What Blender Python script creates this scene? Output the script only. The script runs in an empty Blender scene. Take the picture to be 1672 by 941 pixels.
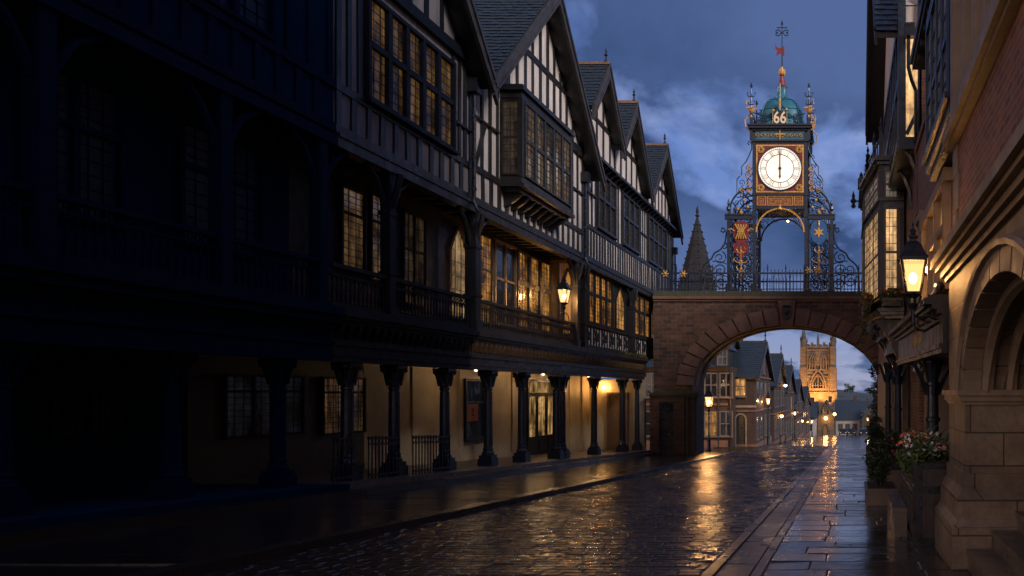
import bpy, math, random
from mathutils import Vector, Matrix
R = random.Random(7)
sc = bpy.context.scene
COL = sc.collection
F = 1250.0; VX = 1383.0; VY = 640.0; CZ = 1.5
SL = 0.048
def gz(y): return -SL*y
def sgn(v): return 1 if v > 0 else -1
# ------------------------------------------------------------------ mesh builder
class MB:
    def __init__(s): s.v = []; s.f = []
    def add(s, vs, fs):
        n = len(s.v); s.v += [tuple(p) for p in vs]; s.f += [tuple(i+n for i in q) for q in fs]
    def hexa(s, p): s.add(p, [(0,3,2,1),(4,5,6,7),(0,1,5,4),(1,2,6,5),(2,3,7,6),(3,0,4,7)])
    def box(s, x0,x1,y0,y1,z0,z1):
        s.hexa([(x0,y0,z0),(x1,y0,z0),(x1,y1,z0),(x0,y1,z0),(x0,y0,z1),(x1,y0,z1),(x1,y1,z1),(x0,y1,z1)])
    def sbox(s, x0,x1,y0,y1,h0,h1):      # a box whose bottom and top follow the street's fall
        a,b = gz(y0),gz(y1)
        s.hexa([(x0,y0,a+h0),(x1,y0,a+h0),(x1,y1,b+h0),(x0,y1,b+h0),(x0,y0,a+h1),(x1,y0,a+h1),(x1,y1,b+h1),(x0,y1,b+h1)])
    def mbox(s, m, u0,u1,o0,o1,z0,z1):
        s.hexa([m(u0,o0,z0),m(u1,o0,z0),m(u1,o1,z0),m(u0,o1,z0),m(u0,o0,z1),m(u1,o0,z1),m(u1,o1,z1),m(u0,o1,z1)])
    def bar(s, p, q, w, h, up=(0,0,1)):
        p=Vector(p); q=Vector(q); d=(q-p).normalized(); u=Vector(up)
        a=d.cross(u)
        if a.length<1e-4: a=d.cross(Vector((1,0,0)))
        a.normalize(); b=a.cross(d).normalized()
        c=[]
        for e in (p,q):
            for i,j in ((-1,-1),(1,-1),(1,1),(-1,1)): c.append(e+a*(w/2*i)+b*(h/2*j))
        s.hexa(c)
    def tube(s, pts, r, n=5, r2=None):
        pts=[Vector(p) for p in pts]; m=len(pts)
        if m<2: return
        vs=[]; fs=[]; ref=Vector((0.31,0.17,0.94))
        for i,p in enumerate(pts):
            d=(pts[min(i+1,m-1)]-pts[max(i-1,0)])
            if d.length<1e-6: d=Vector((0,0,1))
            d.normalize(); a=d.cross(ref)
            if a.length<0.05: a=d.cross(Vector((1,0,0)))
            a.normalize(); b=d.cross(a)
            rr=r if r2 is None else r+(r2-r)*i/(m-1)
            for k in range(n):
                t=2*math.pi*k/n; vs.append(p+a*(rr*math.cos(t))+b*(rr*math.sin(t)))
        for i in range(m-1):
            for k in range(n):
                fs.append((i*n+k,i*n+(k+1)%n,(i+1)*n+(k+1)%n,(i+1)*n+k))
        fs.append(tuple(range(n))[::-1]); fs.append(tuple((m-1)*n+k for k in range(n)))
        s.add(vs,fs)
    def lathe(s, prof, c, n=10, sq=0.0, ph=0.0):
        vs=[]; fs=[]
        for r,z in prof:
            for k in range(n):
                t=2*math.pi*k/n+ph; ct,st=math.cos(t),math.sin(t)
                g=1.0
                if sq: g=1+sq*((abs(ct)**8+abs(st)**8)**(-1/8)-1)
                vs.append((c[0]+r*ct*g,c[1]+r*st*g,c[2]+z))
        m=len(prof)
        for i in range(m-1):
            for k in range(n): fs.append((i*n+k,i*n+(k+1)%n,(i+1)*n+(k+1)%n,(i+1)*n+k))
        fs.append(tuple(range(n))[::-1]); fs.append(tuple((m-1)*n+k for k in range(n)))
        s.add(vs,fs)
    def extr(s, pts, vec):
        n=len(pts); v=Vector(vec); a=[Vector(p) for p in pts]
        s.add(a+[p+v for p in a], [tuple(range(n))[::-1],tuple(range(n,2*n))]+[(i,(i+1)%n,(i+1)%n+n,i+n) for i in range(n)])
    def quad(s, pts): s.add(pts,[tuple(range(len(pts)))])
    def ball(s, c, r, n=8, sz=1.0):
        s.lathe([(max(1e-3,r*math.sin(math.pi*i/6)), -r*sz*math.cos(math.pi*i/6)) for i in range(7)], c, n)

ORG = {}
def clean(name): return name
def P(name, mb, mat, parent=None, label=None, smooth=False, kind=None):
    o0 = ORG.get(parent, Vector((0,0,0))) if parent else Vector((0,0,0))
    me = bpy.data.meshes.new(name)
    me.from_pydata([(x-o0.x,y-o0.y,z-o0.z) for x,y,z in mb.v], [], mb.f)
    me.materials.append(mat)
    if smooth:
        me.polygons.foreach_set('use_smooth',[True]*len(me.polygons))
    me.update()
    o = bpy.data.objects.new(name, me); COL.objects.link(o)
    if parent: o.parent = bpy.data.objects[parent]
    if label: o['label']=label
    if kind: o['kind']=kind
    ORG[o.name]=o0
    return o.name
def T(name, label, cat, loc, group=None):
    o = bpy.data.objects.new(name, None); COL.objects.link(o)
    o.location = loc; o['label']=label; o['category']=cat; o.empty_display_size=0.2
    if group: o['group']=group
    ORG[o.name]=Vector(loc); return o.name
def THING(name, mb, mat, label, cat, group=None, smooth=False):
    n = P(name, mb, mat, None, label, smooth); o=bpy.data.objects[n]; o['category']=cat
    if group: o['group']=group
    return n
def ST(name, mb, mat, kind='structure', smooth=False):
    return P(name, mb, mat, None, None, smooth, kind)
def dup(root, loc, label, group=None):
    r0=bpy.data.objects[root]
    def cp(o,par):
        c=o.copy(); COL.objects.link(c)
        if par: c.parent=par
        for ch in list(o.children): cp(ch,c)
        return c
    c=cp(r0,None); c.location=loc; c['label']=label
    if group: c['group']=group
    ORG[c.name]=Vector(loc); return c.name
def light(name, loc, power, col=(1,.46,.14), rad=0.08, parent=None, spot=None):
    l=bpy.data.lights.new(name,'SPOT' if spot else 'POINT'); l.energy=power; l.color=col; l.shadow_soft_size=rad
    o=bpy.data.objects.new(name,l); COL.objects.link(o); o.location=loc
    if spot:
        d=(Vector(spot[0])-Vector(loc)); o.rotation_euler=d.to_track_quat('-Z','Y').to_euler(); l.spot_size=math.radians(spot[1]); l.spot_blend=0.6
    if parent:
        o.parent=bpy.data.objects[parent]; o.location=Vector(loc)-ORG[parent]
    return o
# ------------------------------------------------------------------ materials
class N:
    def __init__(s,name):
        s.m=bpy.data.materials.new(name); s.m.use_nodes=True; s.t=s.m.node_tree; s.b=s.t.nodes['Principled BSDF']
    def n(s,typ,**k):
        x=s.t.nodes.new(typ)
        for a,b in k.items(): setattr(x,a,b)
        return x
    def l(s,a,b): s.t.links.new(a,b)
    def obj(s): return s.n('ShaderNodeTexCoord').outputs['Object']
    def mapping(s,src,scale=(1,1,1),loc=(0,0,0)):
        m=s.n('ShaderNodeMapping'); s.l(src,m.inputs['Vector']); m.inputs['Scale'].default_value=scale; m.inputs['Location'].default_value=loc; return m.outputs[0]
    def noise(s,src,scale=1,detail=4,rough=.55,out='Fac'):
        x=s.n('ShaderNodeTexNoise'); s.l(src,x.inputs['Vector']); x.inputs['Scale'].default_value=scale; x.inputs['Detail'].default_value=detail; x.inputs['Roughness'].default_value=rough; return x.outputs[out]
    def ramp(s,src,stops):
        x=s.n('ShaderNodeValToRGB'); s.l(src,x.inputs[0]); e=x.color_ramp.elements
        while len(e)<len(stops): e.new(0.5)
        for i,(p,c) in enumerate(stops):
            e[i].position=p; e[i].color=tuple(c)+(1,) if hasattr(c,'__len__') else (c,c,c,1)
        return x.outputs[0]
    def mix(s,a,b,f,mode='MIX'):
        x=s.n('ShaderNodeMix',data_type='RGBA',blend_type=mode); 
        for v,i in ((f,0),(a,6),(b,7)):
            if hasattr(v,'links'): s.l(v,x.inputs[i])
            else: x.inputs[i].default_value=(v if i==0 else tuple(v)+(1,))
        return x.outputs[2]
    def math(s,op,a,b=0.0):
        x=s.n('ShaderNodeMath',operation=op)
        for v,i in ((a,0),(b,1)):
            if hasattr(v,'links'): s.l(v,x.inputs[i])
            else: x.inputs[i].default_value=v
        return x.outputs[0]
    def bump(s,h,strength=.3,dist=.02,normal=None):
        x=s.n('ShaderNodeBump'); s.l(h,x.inputs['Height']); x.inputs['Strength'].default_value=strength; x.inputs['Distance'].default_value=dist
        if normal is not None: s.l(normal,x.inputs['Normal'])
        return x.outputs[0]
    def set(s,**k):
        for a,v in k.items():
            i=s.b.inputs[a.replace('_',' ')]
            if hasattr(v,'links'): s.l(v,i)
            else: i.default_value=(tuple(v)+(1,)) if (hasattr(v,'__len__') and len(v)==3 and i.type=='RGBA') else v
        return s.m
def wallco(k):
    sx=k.n('ShaderNodeSeparateXYZ'); k.l(k.obj(),sx.inputs[0])
    c=k.n('ShaderNodeCombineXYZ'); k.l(k.math('ADD',sx.outputs[0],sx.outputs[1]),c.inputs[0]); k.l(sx.outputs[2],c.inputs[1]); return c.outputs[0]
def plain(name, a, b=None, rough=.5, scale=3, bump=.15, bscale=30, metal=0, spec=.5, stretch=(1,1,1), bd=.01):
    k=N(name); o=k.mapping(k.obj(),stretch); b=b or tuple(c*.6 for c in a)
    f=k.noise(o,scale,5,.6); col=k.mix(a,b,k.ramp(f,[(.3,0.),(.7,1.)]))
    r=k.ramp(k.noise(o,scale*2.3,3),[(.3,max(.05,rough-.15)),(.7,min(1,rough+.15))])
    k.set(Base_Color=col,Roughness=r,Metallic=metal)
    k.b.inputs['Specular IOR Level'].default_value=spec
    if bump: k.set(Normal=k.bump(k.noise(o,bscale,4),bump,bd))
    return k.m
def brickmat(name,c1,c2,mortar,w,h,ms=.012,rough=.7,bump=.5,var=.5,co=None,bd=.02,offset=.5,spec=.4):
    k=N(name); v=wallco(k); 
    n0=k.noise(k.obj(),.9,3); 
    x=k.n('ShaderNodeTexBrick'); k.l(v,x.inputs['Vector']); x.offset=offset
    x.inputs['Color1'].default_value=tuple(c1)+(1,); x.inputs['Color2'].default_value=tuple(c2)+(1,); x.inputs['Mortar'].default_value=tuple(mortar)+(1,)
    for a,b in (('Scale',1),('Mortar Size',ms),('Mortar Smooth',.3),('Bias',0),('Brick Width',w),('Row Height',h)): x.inputs[a].default_value=b
    g=k.ramp(k.noise(k.obj(),1.7,6,.65),[(.25,1-var),(.75,1.0)])
    col=k.mix(x.outputs['Color'],g,1.0,'MULTIPLY')
    fine=k.noise(k.obj(),22,5)
    col=k.mix(col,k.ramp(fine,[(.3,.75),(.7,1.)]),1.0,'MULTIPLY')
    hgt=k.math('ADD',k.math('MULTIPLY',x.outputs['Fac'],-1.0),k.math('MULTIPLY',fine,.5))
    k.set(Base_Color=col,Roughness=k.ramp(fine,[(.3,rough-.15),(.7,min(1,rough+.1))]),Normal=k.bump(hgt,bump,bd)); k.b.inputs['Specular IOR Level'].default_value=spec
    return k.m
def glass(name, c0, c1, strength, dark=.25, fold=7.0, bumpy=.25):
    """lit or unlit window: curtain folds and dim furniture behind old uneven glass"""
    k=N(name); o=k.obj(); sx=k.n('ShaderNodeSeparateXYZ'); k.l(o,sx.inputs[0])
    c=k.n('ShaderNodeCombineXYZ'); k.l(k.math('ADD',sx.outputs[0],sx.outputs[1]),c.inputs[0]); k.l(k.math('MULTIPLY',sx.outputs[2],.12),c.inputs[2])
    folds=k.noise(c.outputs[0],fold,3,.6)
    big=k.noise(k.mapping(o,(1,1,.8)),1.1,3,.5)
    a=k.mix(c0,c1,k.ramp(folds,[(.35,0.),(.62,1.)]))
    e=k.mix(a,k.ramp(big,[(.36,dark),(.58,1.)]),1.0,'MULTIPLY')
    rnd=k.n('ShaderNodeObjectInfo').outputs['Random']
    patch=k.noise(k.mapping(o,(1,1,1.3)),3.1,4,.6)
    e=k.mix(e,k.ramp(patch,[(.34,.35),(.60,1.)]),1.0,'MULTIPLY')
    e=k.mix(e,k.ramp(rnd,[(0.,.55),(1.,1.15)]),1.0,'MULTIPLY')
    k.set(Base_Color=(.012,.013,.015),Roughness=.06,Emission_Color=e,Emission_Strength=strength,Normal=k.bump(k.noise(o,3.5,2),bumpy,.02))
    return k.m
def emis(name,col,st):
    k=N(name); k.set(Base_Color=(.3,.25,.2),Emission_Color=col,Emission_Strength=st,Roughness=.3); return k.m
M={}
M['timber']=plain('black painted oak',(.017,.017,.019),(.008,.008,.009),.42,2.5,.35,14,stretch=(1,1,.35))
M['timber_brown']=plain('weathered brown oak',(.045,.034,.027),(.018,.014,.012),.45,2.5,.4,14,stretch=(1,1,1))
M['barge']=plain('carved bargeboard oak',(.05,.046,.046),(.02,.019,.02),.5,3,.5,18)
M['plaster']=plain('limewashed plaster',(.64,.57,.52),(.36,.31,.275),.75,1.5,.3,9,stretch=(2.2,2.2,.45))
M['plaster_shade']=plain('shade darkened plaster',(.24,.22,.225),(.13,.12,.125),.8,1.5,.3,9,stretch=(2.2,2.2,.45))  # plaster colour lowered to carry the shade on the nearest gable
M['cream']=plain('cream gloss painted wall',(.52,.44,.32),(.33,.27,.18),.5,.8,.12,6)
M['navy']=plain('navy fade tone',(.001,.017,.050),(.001,.015,.045),.9,1.2,.1,5,spec=.06)  # navy colour stands in for the fade to darkness at the left
M['ironblack']=plain('black cast iron',(.016,.018,.024),(.009,.010,.013),.33,4,.12,25)
M['ironblue']=plain('blue black painted iron',(.014,.024,.040),(.009,.015,.026),.38,4,.1,25)
M['gold']=plain('gilded iron',(.70,.40,.10),(.42,.20,.05),.36,9,.2,25,metal=.1)
M['red']=plain('crimson enamel',(.22,.022,.018),(.13,.014,.012),.35,5,.05,20)
M['blue']=plain('royal blue enamel',(.02,.11,.26),(.012,.07,.19),.35,5,.05,20)
M['teal']=plain('verdigris copper',(.028,.155,.205),(.014,.085,.125),.42,2.2,.25,10,stretch=(1,1,.35))
k=N('wet slate'); o=k.obj(); c=k.mix((.016,.023,.030),(.034,.043,.050),k.noise(k.mapping(o,(4,4,6)),1.6,4)); k.set(Base_Color=c,Roughness=k.ramp(k.noise(o,5,4),[(.3,.26),(.7,.5)]),Normal=k.bump(k.noise(o,16,4),.4,.012)); M['slate']=k.m
M['brick']=brickmat('red hand made brick',(.30,.098,.055),(.15,.052,.034),(.27,.20,.15),.23,.078,.012,.7,.7)
M['brickdark']=brickmat('shade darkened terrace brick',(.080,.036,.025),(.050,.024,.018),(.05,.036,.028),.24,.08,.012,.7,.5)  # brick tone lowered in place of shade on the terrace
M['bridge']=brickmat('rough red sandstone coursing',(.20,.085,.047),(.070,.038,.028),(.18,.14,.10),.50,.21,.022,.75,1.0,.65,bd=.05)
M['vouss']=plain('dressed red sandstone',(.165,.085,.053),(.085,.045,.032),.7,1.6,.5,12,bd=.02)
M['ashlar']=brickmat('buff sandstone ashlar',(.33,.25,.175),(.22,.165,.115),(.10,.07,.045),.72,.36,.009,.62,.6,.68)
M['stone']=plain('moulded buff sandstone',(.27,.20,.14),(.14,.105,.075),.6,1.8,.4,16,bd=.015)
M['cath']=brickmat('limestone tower ashlar',(.17,.125,.08),(.11,.08,.05),(.06,.045,.03),1.1,.5,.03,.8,.4,.55)
M['grit']=plain('worn step stone',(.16,.125,.095),(.07,.055,.043),.38,2.0,.4,20)
M['render']=plain('pale rendered cottage wall',(.30,.29,.28),(.22,.21,.2),.8,.6,.1,5)
M['moss']=plain('mossy coping stone',(.06,.052,.03),(.035,.04,.018),.8,2.5,.6,12,bd=.03)
M['lead']=plain('window lead',(.02,.02,.022),None,.5,5,0)
M['whitewin']=plain('grey white sash paint',(.11,.10,.09),(.08,.072,.065),.5,3,.05)
M['tan']=plain('brown painted joinery',(.19,.11,.055),(.12,.07,.035),.45,3,.15)
M['soil']=plain('dark compost',(.02,.014,.01),None,.9,8,.6,20)
M['bark']=plain('wet bark',(.035,.028,.024),(.018,.015,.013),.7,6,.6,18)
M['leaf']=plain('mixed green leaves',(.085,.12,.025),(.03,.065,.018),.42,7,0)
M['leafdark']=plain('dark evergreen leaves',(.035,.060,.025),(.016,.03,.015),.45,7,0)
M['leafgold']=plain('yellow green trailing leaves',(.16,.13,.02),(.06,.075,.018),.45,7,0)
M['fwhite']=plain('white petals',(.75,.70,.66),(.6,.52,.5),.6,7,0)
M['fpink']=plain('pink petals',(.60,.20,.24),(.5,.1,.14),.6,7,0)
M['forange']=plain('orange petals',(.70,.22,.03),(.55,.12,.02),.6,7,0)
M['fred']=plain('red petals',(.45,.06,.03),(.35,.03,.03),.6,7,0)
M['car']=plain('dark car paint',(.02,.022,.028),(.015,.016,.02),.2,2,0)
M['tyre']=plain('tyre rubber',(.012,.012,.012),None,.8,4,0)
M['hill']=plain('distant wooded hillside',(.035,.05,.055),(.02,.032,.036),.95,.03,0)  # bluish tone stands in for distant haze
M['ground']=plain('damp earth and grass',(.03,.035,.02),(.02,.022,.015),.9,.1,0)
WARM0=(.14,.048,.008); WARM1=(1.0,.42,.075)
M['lit']=glass('warm curtained window',WARM0,WARM1,.48,.08)
M['litbright']=glass('bright warm window',(.5,.19,.04),(1,.50,.14),.62,.4)
M['litdim']=glass('dim amber window',(.10,.05,.02),(.55,.31,.12),.22,.1)
M['litcream']=glass('cream curtained window',(.50,.27,.11),(1,.60,.27),1.05,.45,10)
M['litdark']=glass('nearly dark window',(.03,.02,.015),(.22,.13,.06),.16,.05)
M['dark']=glass('unlit window',(.01,.012,.018),(.03,.035,.05),.12,.2)
M['palepane']=glass('sky glow painted pane',(.04,.05,.08),(.16,.16,.20),.22,.4)  # sky brightness on the glass put in as emission
M['lampglow']=emis('gas lamp glow',(1,.50,.17),9.0)
M['lampcore']=emis('gas lamp mantle',(1,.62,.27),60.0)
M['smallglow']=emis('small far lamp',(1,.48,.13),14.0)
M['dial']=None
k=N('backlit opal dial'); o=k.obj(); e=k.mix((.80,.60,.42),(1.0,.90,.74),k.ramp(k.noise(k.mapping(o,(1.2,1.2,1.2)),.9,4),[(.35,0.),(.62,1.)])); k.set(Base_Color=(.7,.65,.55),Emission_Color=e,Emission_Strength=.52,Roughness=.3); M['dial']=k.m
# wet paving
def wet(name,c0,c1,rlo,rhi,bs,bstr,bd,big=.5,spec=.5):
    k=N(name); o=k.obj(); f=k.noise(o,2.2,5,.6); w=k.noise(o,big,3,.5)
    col=k.mix(c0,c1,f)
    r=k.ramp(k.math('ADD',k.math('MULTIPLY',f,.35),k.math('MULTIPLY',w,.65)),[(.36,rlo),(.66,rhi)])
    b1=k.bump(k.noise(o,bs,4,.6),bstr,bd)
    b2=k.bump(k.noise(o,bs*.22,2),bstr*.6,bd*3,b1)
    k.set(Base_Color=col,Roughness=r,Normal=b2); k.b.inputs['Specular IOR Level'].default_value=spec; k.b.inputs['IOR'].default_value=1.5
    return k.m
M['setts']=wet('wet granite setts',(.036,.030,.025),(.012,.011,.010),.15,.38,26,.38,.010)
M['joint']=wet('wet grit joints',(.012,.010,.009),(.006,.005,.005),.25,.5,60,.5,.01)
M['flags']=wet('wet york flagstones',(.050,.042,.036),(.020,.018,.017),.08,.30,14,.22,.012)
M['flagsdark']=wet('wet grey flagstones',(.026,.024,.024),(.013,.012,.012),.10,.30,14,.22,.012)
M['kerb']=wet('wet granite kerb',(.038,.034,.031),(.018,.017,.016),.2,.40,26,.4,.01)
M['roadfar']=wet('wet road',(.02,.02,.02),(.012,.012,.012),.06,.26,6,.30,.02)
M['litmid']=glass('large amber window',(.10,.045,.015),(.60,.30,.08),.24,.10)
M['litshop']=glass('dim shop window',(.05,.03,.018),(.40,.20,.09),.16,.12)
M['litshop2']=glass('shop interior glow',(.10,.05,.015),(.9,.52,.18),.50,.08)
M['litbay']=glass('half lit bay window',(.05,.035,.028),(.42,.25,.12),.20,.06)
M['litcream2']=glass('arched curtained window',(.40,.22,.08),(.8,.52,.24),.38,.4)
M['notice']=plain('orange printed notice',(.50,.13,.03),(.42,.10,.02),.5,2,0)
M['navyglass']=plain('navy fade glass',(.001,.012,.038),(.001,.011,.034),.5,2,.05,4,spec=.25)  # glass coloured navy to go dark with the fade
M['leadstone']=plain('dark weathered carving',(.03,.026,.022),None,.6,4,.3)
M['creampaint']=plain('cream painted numerals',(.75,.62,.42),(.65,.5,.3),.5,4,0)
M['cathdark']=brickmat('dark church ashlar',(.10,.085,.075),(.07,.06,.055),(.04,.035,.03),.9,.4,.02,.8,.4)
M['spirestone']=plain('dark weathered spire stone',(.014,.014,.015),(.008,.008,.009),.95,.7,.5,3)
M['goldfaded']=plain('faded gilt letters',(.50,.34,.15),(.34,.22,.10),.5,6,0)
M['palecream']=glass('glow painted cream blind',(.30,.24,.19),(.50,.40,.31),.30,.7,6)  # brightness of the blind put in as emission, no lamp behind
M['paleshade']=plain('pale opal glass',(.6,.52,.48),None,.25,3,0)
CLOUD_LOC=(8.15,18.04,0.0)

M['shadetoned']=plain('tarred blue black oak',(.005,.009,.017),(.004,.006,.012),.6,2.5,.3,14,spec=.25)  # oak colour darkened so house A sinks into the left-hand fade

M['navytimber']=plain('navy fade oak',(.001,.011,.036),(.001,.009,.030),.85,2.5,.2,14,spec=.08)  # timber given the same navy for the left-hand fade
# ------------------------------------------------------------------ helpers for buildings
def mx(X,s):   # plane facing +-X: (along Y, outward, z)
    return lambda u,o,z:(X+s*o,u,z)
def my(Y,s):   # plane facing +-Y
    return lambda u,o,z:(u,Y+s*o,z)
def mdir(p0,p1):  # vertical plane through two plan points, outward = right hand of p0->p1
    p0=Vector((p0[0],p0[1],0)); p1=Vector((p1[0],p1[1],0)); d=(p1-p0).normalized(); nrm=Vector((d.y,-d.x,0))
    return lambda u,o,z: tuple(p0+d*u+nrm*o+Vector((0,0,z)))
def window(par,m,u0,u1,z0,z1,cols,rows,pane,frame,came=(3,4),fw=.06,mw=.06,fo=.09,name='window',camemat=None,label=None,sill=0,pl=None):
    f=MB()
    if u0>u1: u0,u1=u1,u0
    zs=[z0+(z1-z0)*r for r in ([0]+list(rows)+[1])]
    f.mbox(m,u0-fw,u0,0,fo,z0-fw,z1+fw); f.mbox(m,u1,u1+fw,0,fo,z0-fw,z1+fw)
    f.mbox(m,u0,u1,0,fo-.003,z0-fw,z0); f.mbox(m,u0,u1,0,fo-.003,z1,z1+fw)
    for i in range(1,cols):
        u=u0+(u1-u0)*i/cols; f.mbox(m,u-mw/2,u+mw/2,0,fo-.012,z0,z1)
    for z in zs[1:-1]: f.mbox(m,u0,u1,0,fo-.02,z-mw/2,z+mw/2)
    if sill: f.mbox(m,u0-fw-.06,u1+fw+.06,0,fo+sill,z0-fw-.07,z0-fw)
    o=P(name,f,frame,par,label)
    q=MB(); lean=R.uniform(-.004,.004)
    q.mbox(m,u0,u1,.004,.018,z0,z1)
    P('pane',q,pane,o,pl)
    if came:
        c=MB(); nx,nz=came; t=.007
        for i in range(cols):
            a=u0+(u1-u0)*i/cols; b=u0+(u1-u0)*(i+1)/cols
            for j in range(1,nx):
                u=a+(b-a)*j/nx; c.mbox(m,u-t,u+t,.019,.034,z0,z1)
        for ri in range(len(zs)-1):
            n=max(1,round(nz*(zs[ri+1]-zs[ri])/(z1-z0)*(len(zs)-1)))
            for j in range(1,n):
                z=zs[ri]+(zs[ri+1]-zs[ri])*j/n; c.mbox(m,u0,u1,.0195,.0335,z-t,z+t)
        P('lead_cames' if camemat is None else 'glazing_bars',c,camemat or M['lead'],o)
    return o
def archpts(u0,u1,zs,za,n=10,pointed=0.0):
    c=(u0+u1)/2; a=(u1-u0)/2; out=[]
    for i in range(n+1):
        t=math.pi*i/n; x=-math.cos(t); z=math.sin(t)**(1.0 if not pointed else .8)
        if pointed: z=(1-abs(x)**1.5)
        out.append((c+a*x, zs+(za-zs)*z))
    return out
def archwindow(par,m,u0,u1,z0,zs,za,pane,frame,came=(3,6),pointed=0,fw=.07,name='window',fo=.1,label=None):
    pts=archpts(u0,u1,zs,za,12,pointed)
    out=[(u0,z0)]+pts+[(u1,z0)]
    f=MB()
    for i in range(len(out)-1):
        a,b=out[i],out[i+1]; f.bar(m(a[0],fo/2,a[1]),m(b[0],fo/2,b[1]),fo,fw,up=Vector(m(0,1,0))-Vector(m(0,0,0)))
    f.mbox(m,u0-fw,u1+fw,0,fo+.04,z0-fw,z0)
    o=P(name,f,frame,par,label)
    q=MB(); a=[m(u,.006,z) for u,z in out]; q.extr(a, Vector(m(0,.012,0))-Vector(m(0,0,0))); P('pane',q,pane,o)
    if came:
        c=MB(); nx,nz=came
        def top(u):
            for i in range(len(pts)-1):
                if pts[i][0]<=u<=pts[i+1][0]:
                    k=(u-pts[i][0])/(pts[i+1][0]-pts[i][0]+1e-9); return pts[i][1]+(pts[i+1][1]-pts[i][1])*k
            return zs
        for j in range(1,nx):
            u=u0+(u1-u0)*j/nx; c.mbox(m,u-.008,u+.008,.019,.036,z0,top(u))
        for j in range(1,nz):
            z=z0+(zs-z0)*j/nz*1.05; c.mbox(m,u0,u1,.0195,.0355,z-.008,z+.008)
        P('lead_cames',c,M['lead'],o)
    return o
def slates(mb, x0,x1, ya,za, yb,zb, row=.24, w=.30, t=.022, skip=0):
    """roof slope: from ridge line (ya,za) to eave line (yb,zb), spanning X x0..x1"""
    L=math.hypot(yb-ya,zb-za); dy=(yb-ya)/L; dz=(zb-za)/L; s=sgn(yb-ya); nrm=(-dz*s, dy*s)
    n=int(L/row)
    for i in range(n):
        a=L*i/n; b=L*(i+1.35)/n
        if i==n-1: b=L*1.01
        x=x0-(w/2 if i%2 else 0)
        while x<x1:
            xa=max(x0,x+.006); xb=min(x1,x+w-.006); x+=w
            if xb-xa<.03: continue
            jt=R.uniform(0,.012); jb=R.uniform(-.02,.02); tl=R.uniform(-.01,.01)
            o1=.004+jt*.3; o2=.036+jt
            def pt(xx,d,o): return (xx, ya+dy*d+nrm[0]*o, za+dz*d+nrm[1]*o)
            mb.add([pt(xa,a,o1),pt(xb,a,o1),pt(xb,b+jb,o2+tl),pt(xa,b+jb,o2-tl),pt(xb,b+jb,o2+tl-t),pt(xa,b+jb,o2-tl-t)],
                   [(0,1,2,3),(3,2,4,5),(1,4,2),(0,3,5)])
def slope_x(mb, y0,y1, xa,za, xb,zb, row=.26, w=.32, t=.022):
    """slates on a slope falling along X"""
    t_=MB(); slates(t_, y0,y1, xa,za, xb,zb, row,w,t); mb.add([(y,x,z) for x,y,z in t_.v],[tuple(reversed(f)) for f in t_.f])
def finial(mb,c,h=.5,r=.06):
    mb.lathe([(r*1.4,0),(r*1.4,.06*h),(r*.6,.12*h),(r*.6,.4*h),(r*1.3,.48*h),(r*.5,.56*h),(r*.9,.72*h),(r*.35,.84*h),(.005,h)],c,7)
def lantern(loc,sc_,label,cat,group,power,rad=.07,post=None,hang=0,n=4,name='wall_lantern',glow='lampglow',frame='ironblack',col=(1,.46,.14),ph=math.pi/4):
    """tapered glass lantern; loc = bottom of the glass; sc_ = height of the glass"""
    x,y,z=loc; s=sc_
    base=(x,y,post if post is not None else z-.5*s)
    t=T(name,label,cat,base,group)
    b=MB(); rt=.52*s; rb=.30*s
    for k in range(n):
        a=2*math.pi*k/n+ph
        b.bar((x+rb*math.cos(a),y+rb*math.sin(a),z),(x+rt*math.cos(a),y+rt*math.sin(a),z+s),.06*s,.06*s)
        a2=2*math.pi*(k+1)/n+ph
        b.bar((x+rt*math.cos(a),y+rt*math.sin(a),z+s),(x+rt*math.cos(a2),y+rt*math.sin(a2),z+s),.08*s,.08*s)
        b.bar((x+rb*math.cos(a),y+rb*math.sin(a),z),(x+rb*math.cos(a2),y+rb*math.sin(a2),z),.07*s,.07*s)
        b.ball((x+rt*1.08*math.cos(a),y+rt*1.08*math.sin(a),z+1.08*s),.05*s,6)
    b.lathe([(rb*.98,0),(rb*.8,-.06*s),(rb*.35,-.16*s),(rb*.35,-.3*s),(rb*.55,-.36*s),(rb*.3,-.5*s)],(x,y,z),8)
    P('lantern_frame',b,M[frame],t)
    r=MB(); r.lathe([(rt*1.14,1.03*s),(rt*1.12,1.08*s),(rt*.86,1.26*s),(rt*.66,1.46*s),(rt*.40,1.56*s),(rt*.30,1.58*s),(rt*.30,1.66*s),(rt*.42,1.70*s),(rt*.42,1.74*s),(rt*.2,1.80*s),(rt*.27,1.9*s),(rt*.12,1.98*s),(rt*.12,2.05*s),(.004,2.2*s)],(x,y,z),n if n>4 else 4,ph=ph)
    P('lantern_roof',r,M[frame],t)
    g=MB()
    for k in range(n):
        a=2*math.pi*k/n+ph; a2=2*math.pi*(k+1)/n+ph
        e=.93
        g.quad([(x+rb*e*math.cos(a),y+rb*e*math.sin(a),z+.02*s),(x+rb*e*math.cos(a2),y+rb*e*math.sin(a2),z+.02*s),(x+rt*e*math.cos(a2),y+rt*e*math.sin(a2),z+.97*s),(x+rt*e*math.cos(a),y+rt*e*math.sin(a),z+.97*s)])
    P('lantern_glass',g,M['lampglass'],t)
    c=MB(); c.ball((x,y,z+.46*s),.12*s,8,1.4); P('mantle',c,M['lampcore'],t)
    if power: light('lamp_light',(x,y,z+.47*s),power,col,.19*s,t)
    return t
k=N('frosted lantern glass')
o=k.obj(); tr=k.n('ShaderNodeBsdfTransparent'); em=k.n('ShaderNodeEmission'); em.inputs[0].default_value=(1,.52,.18,1); em.inputs[1].default_value=1.5
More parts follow.
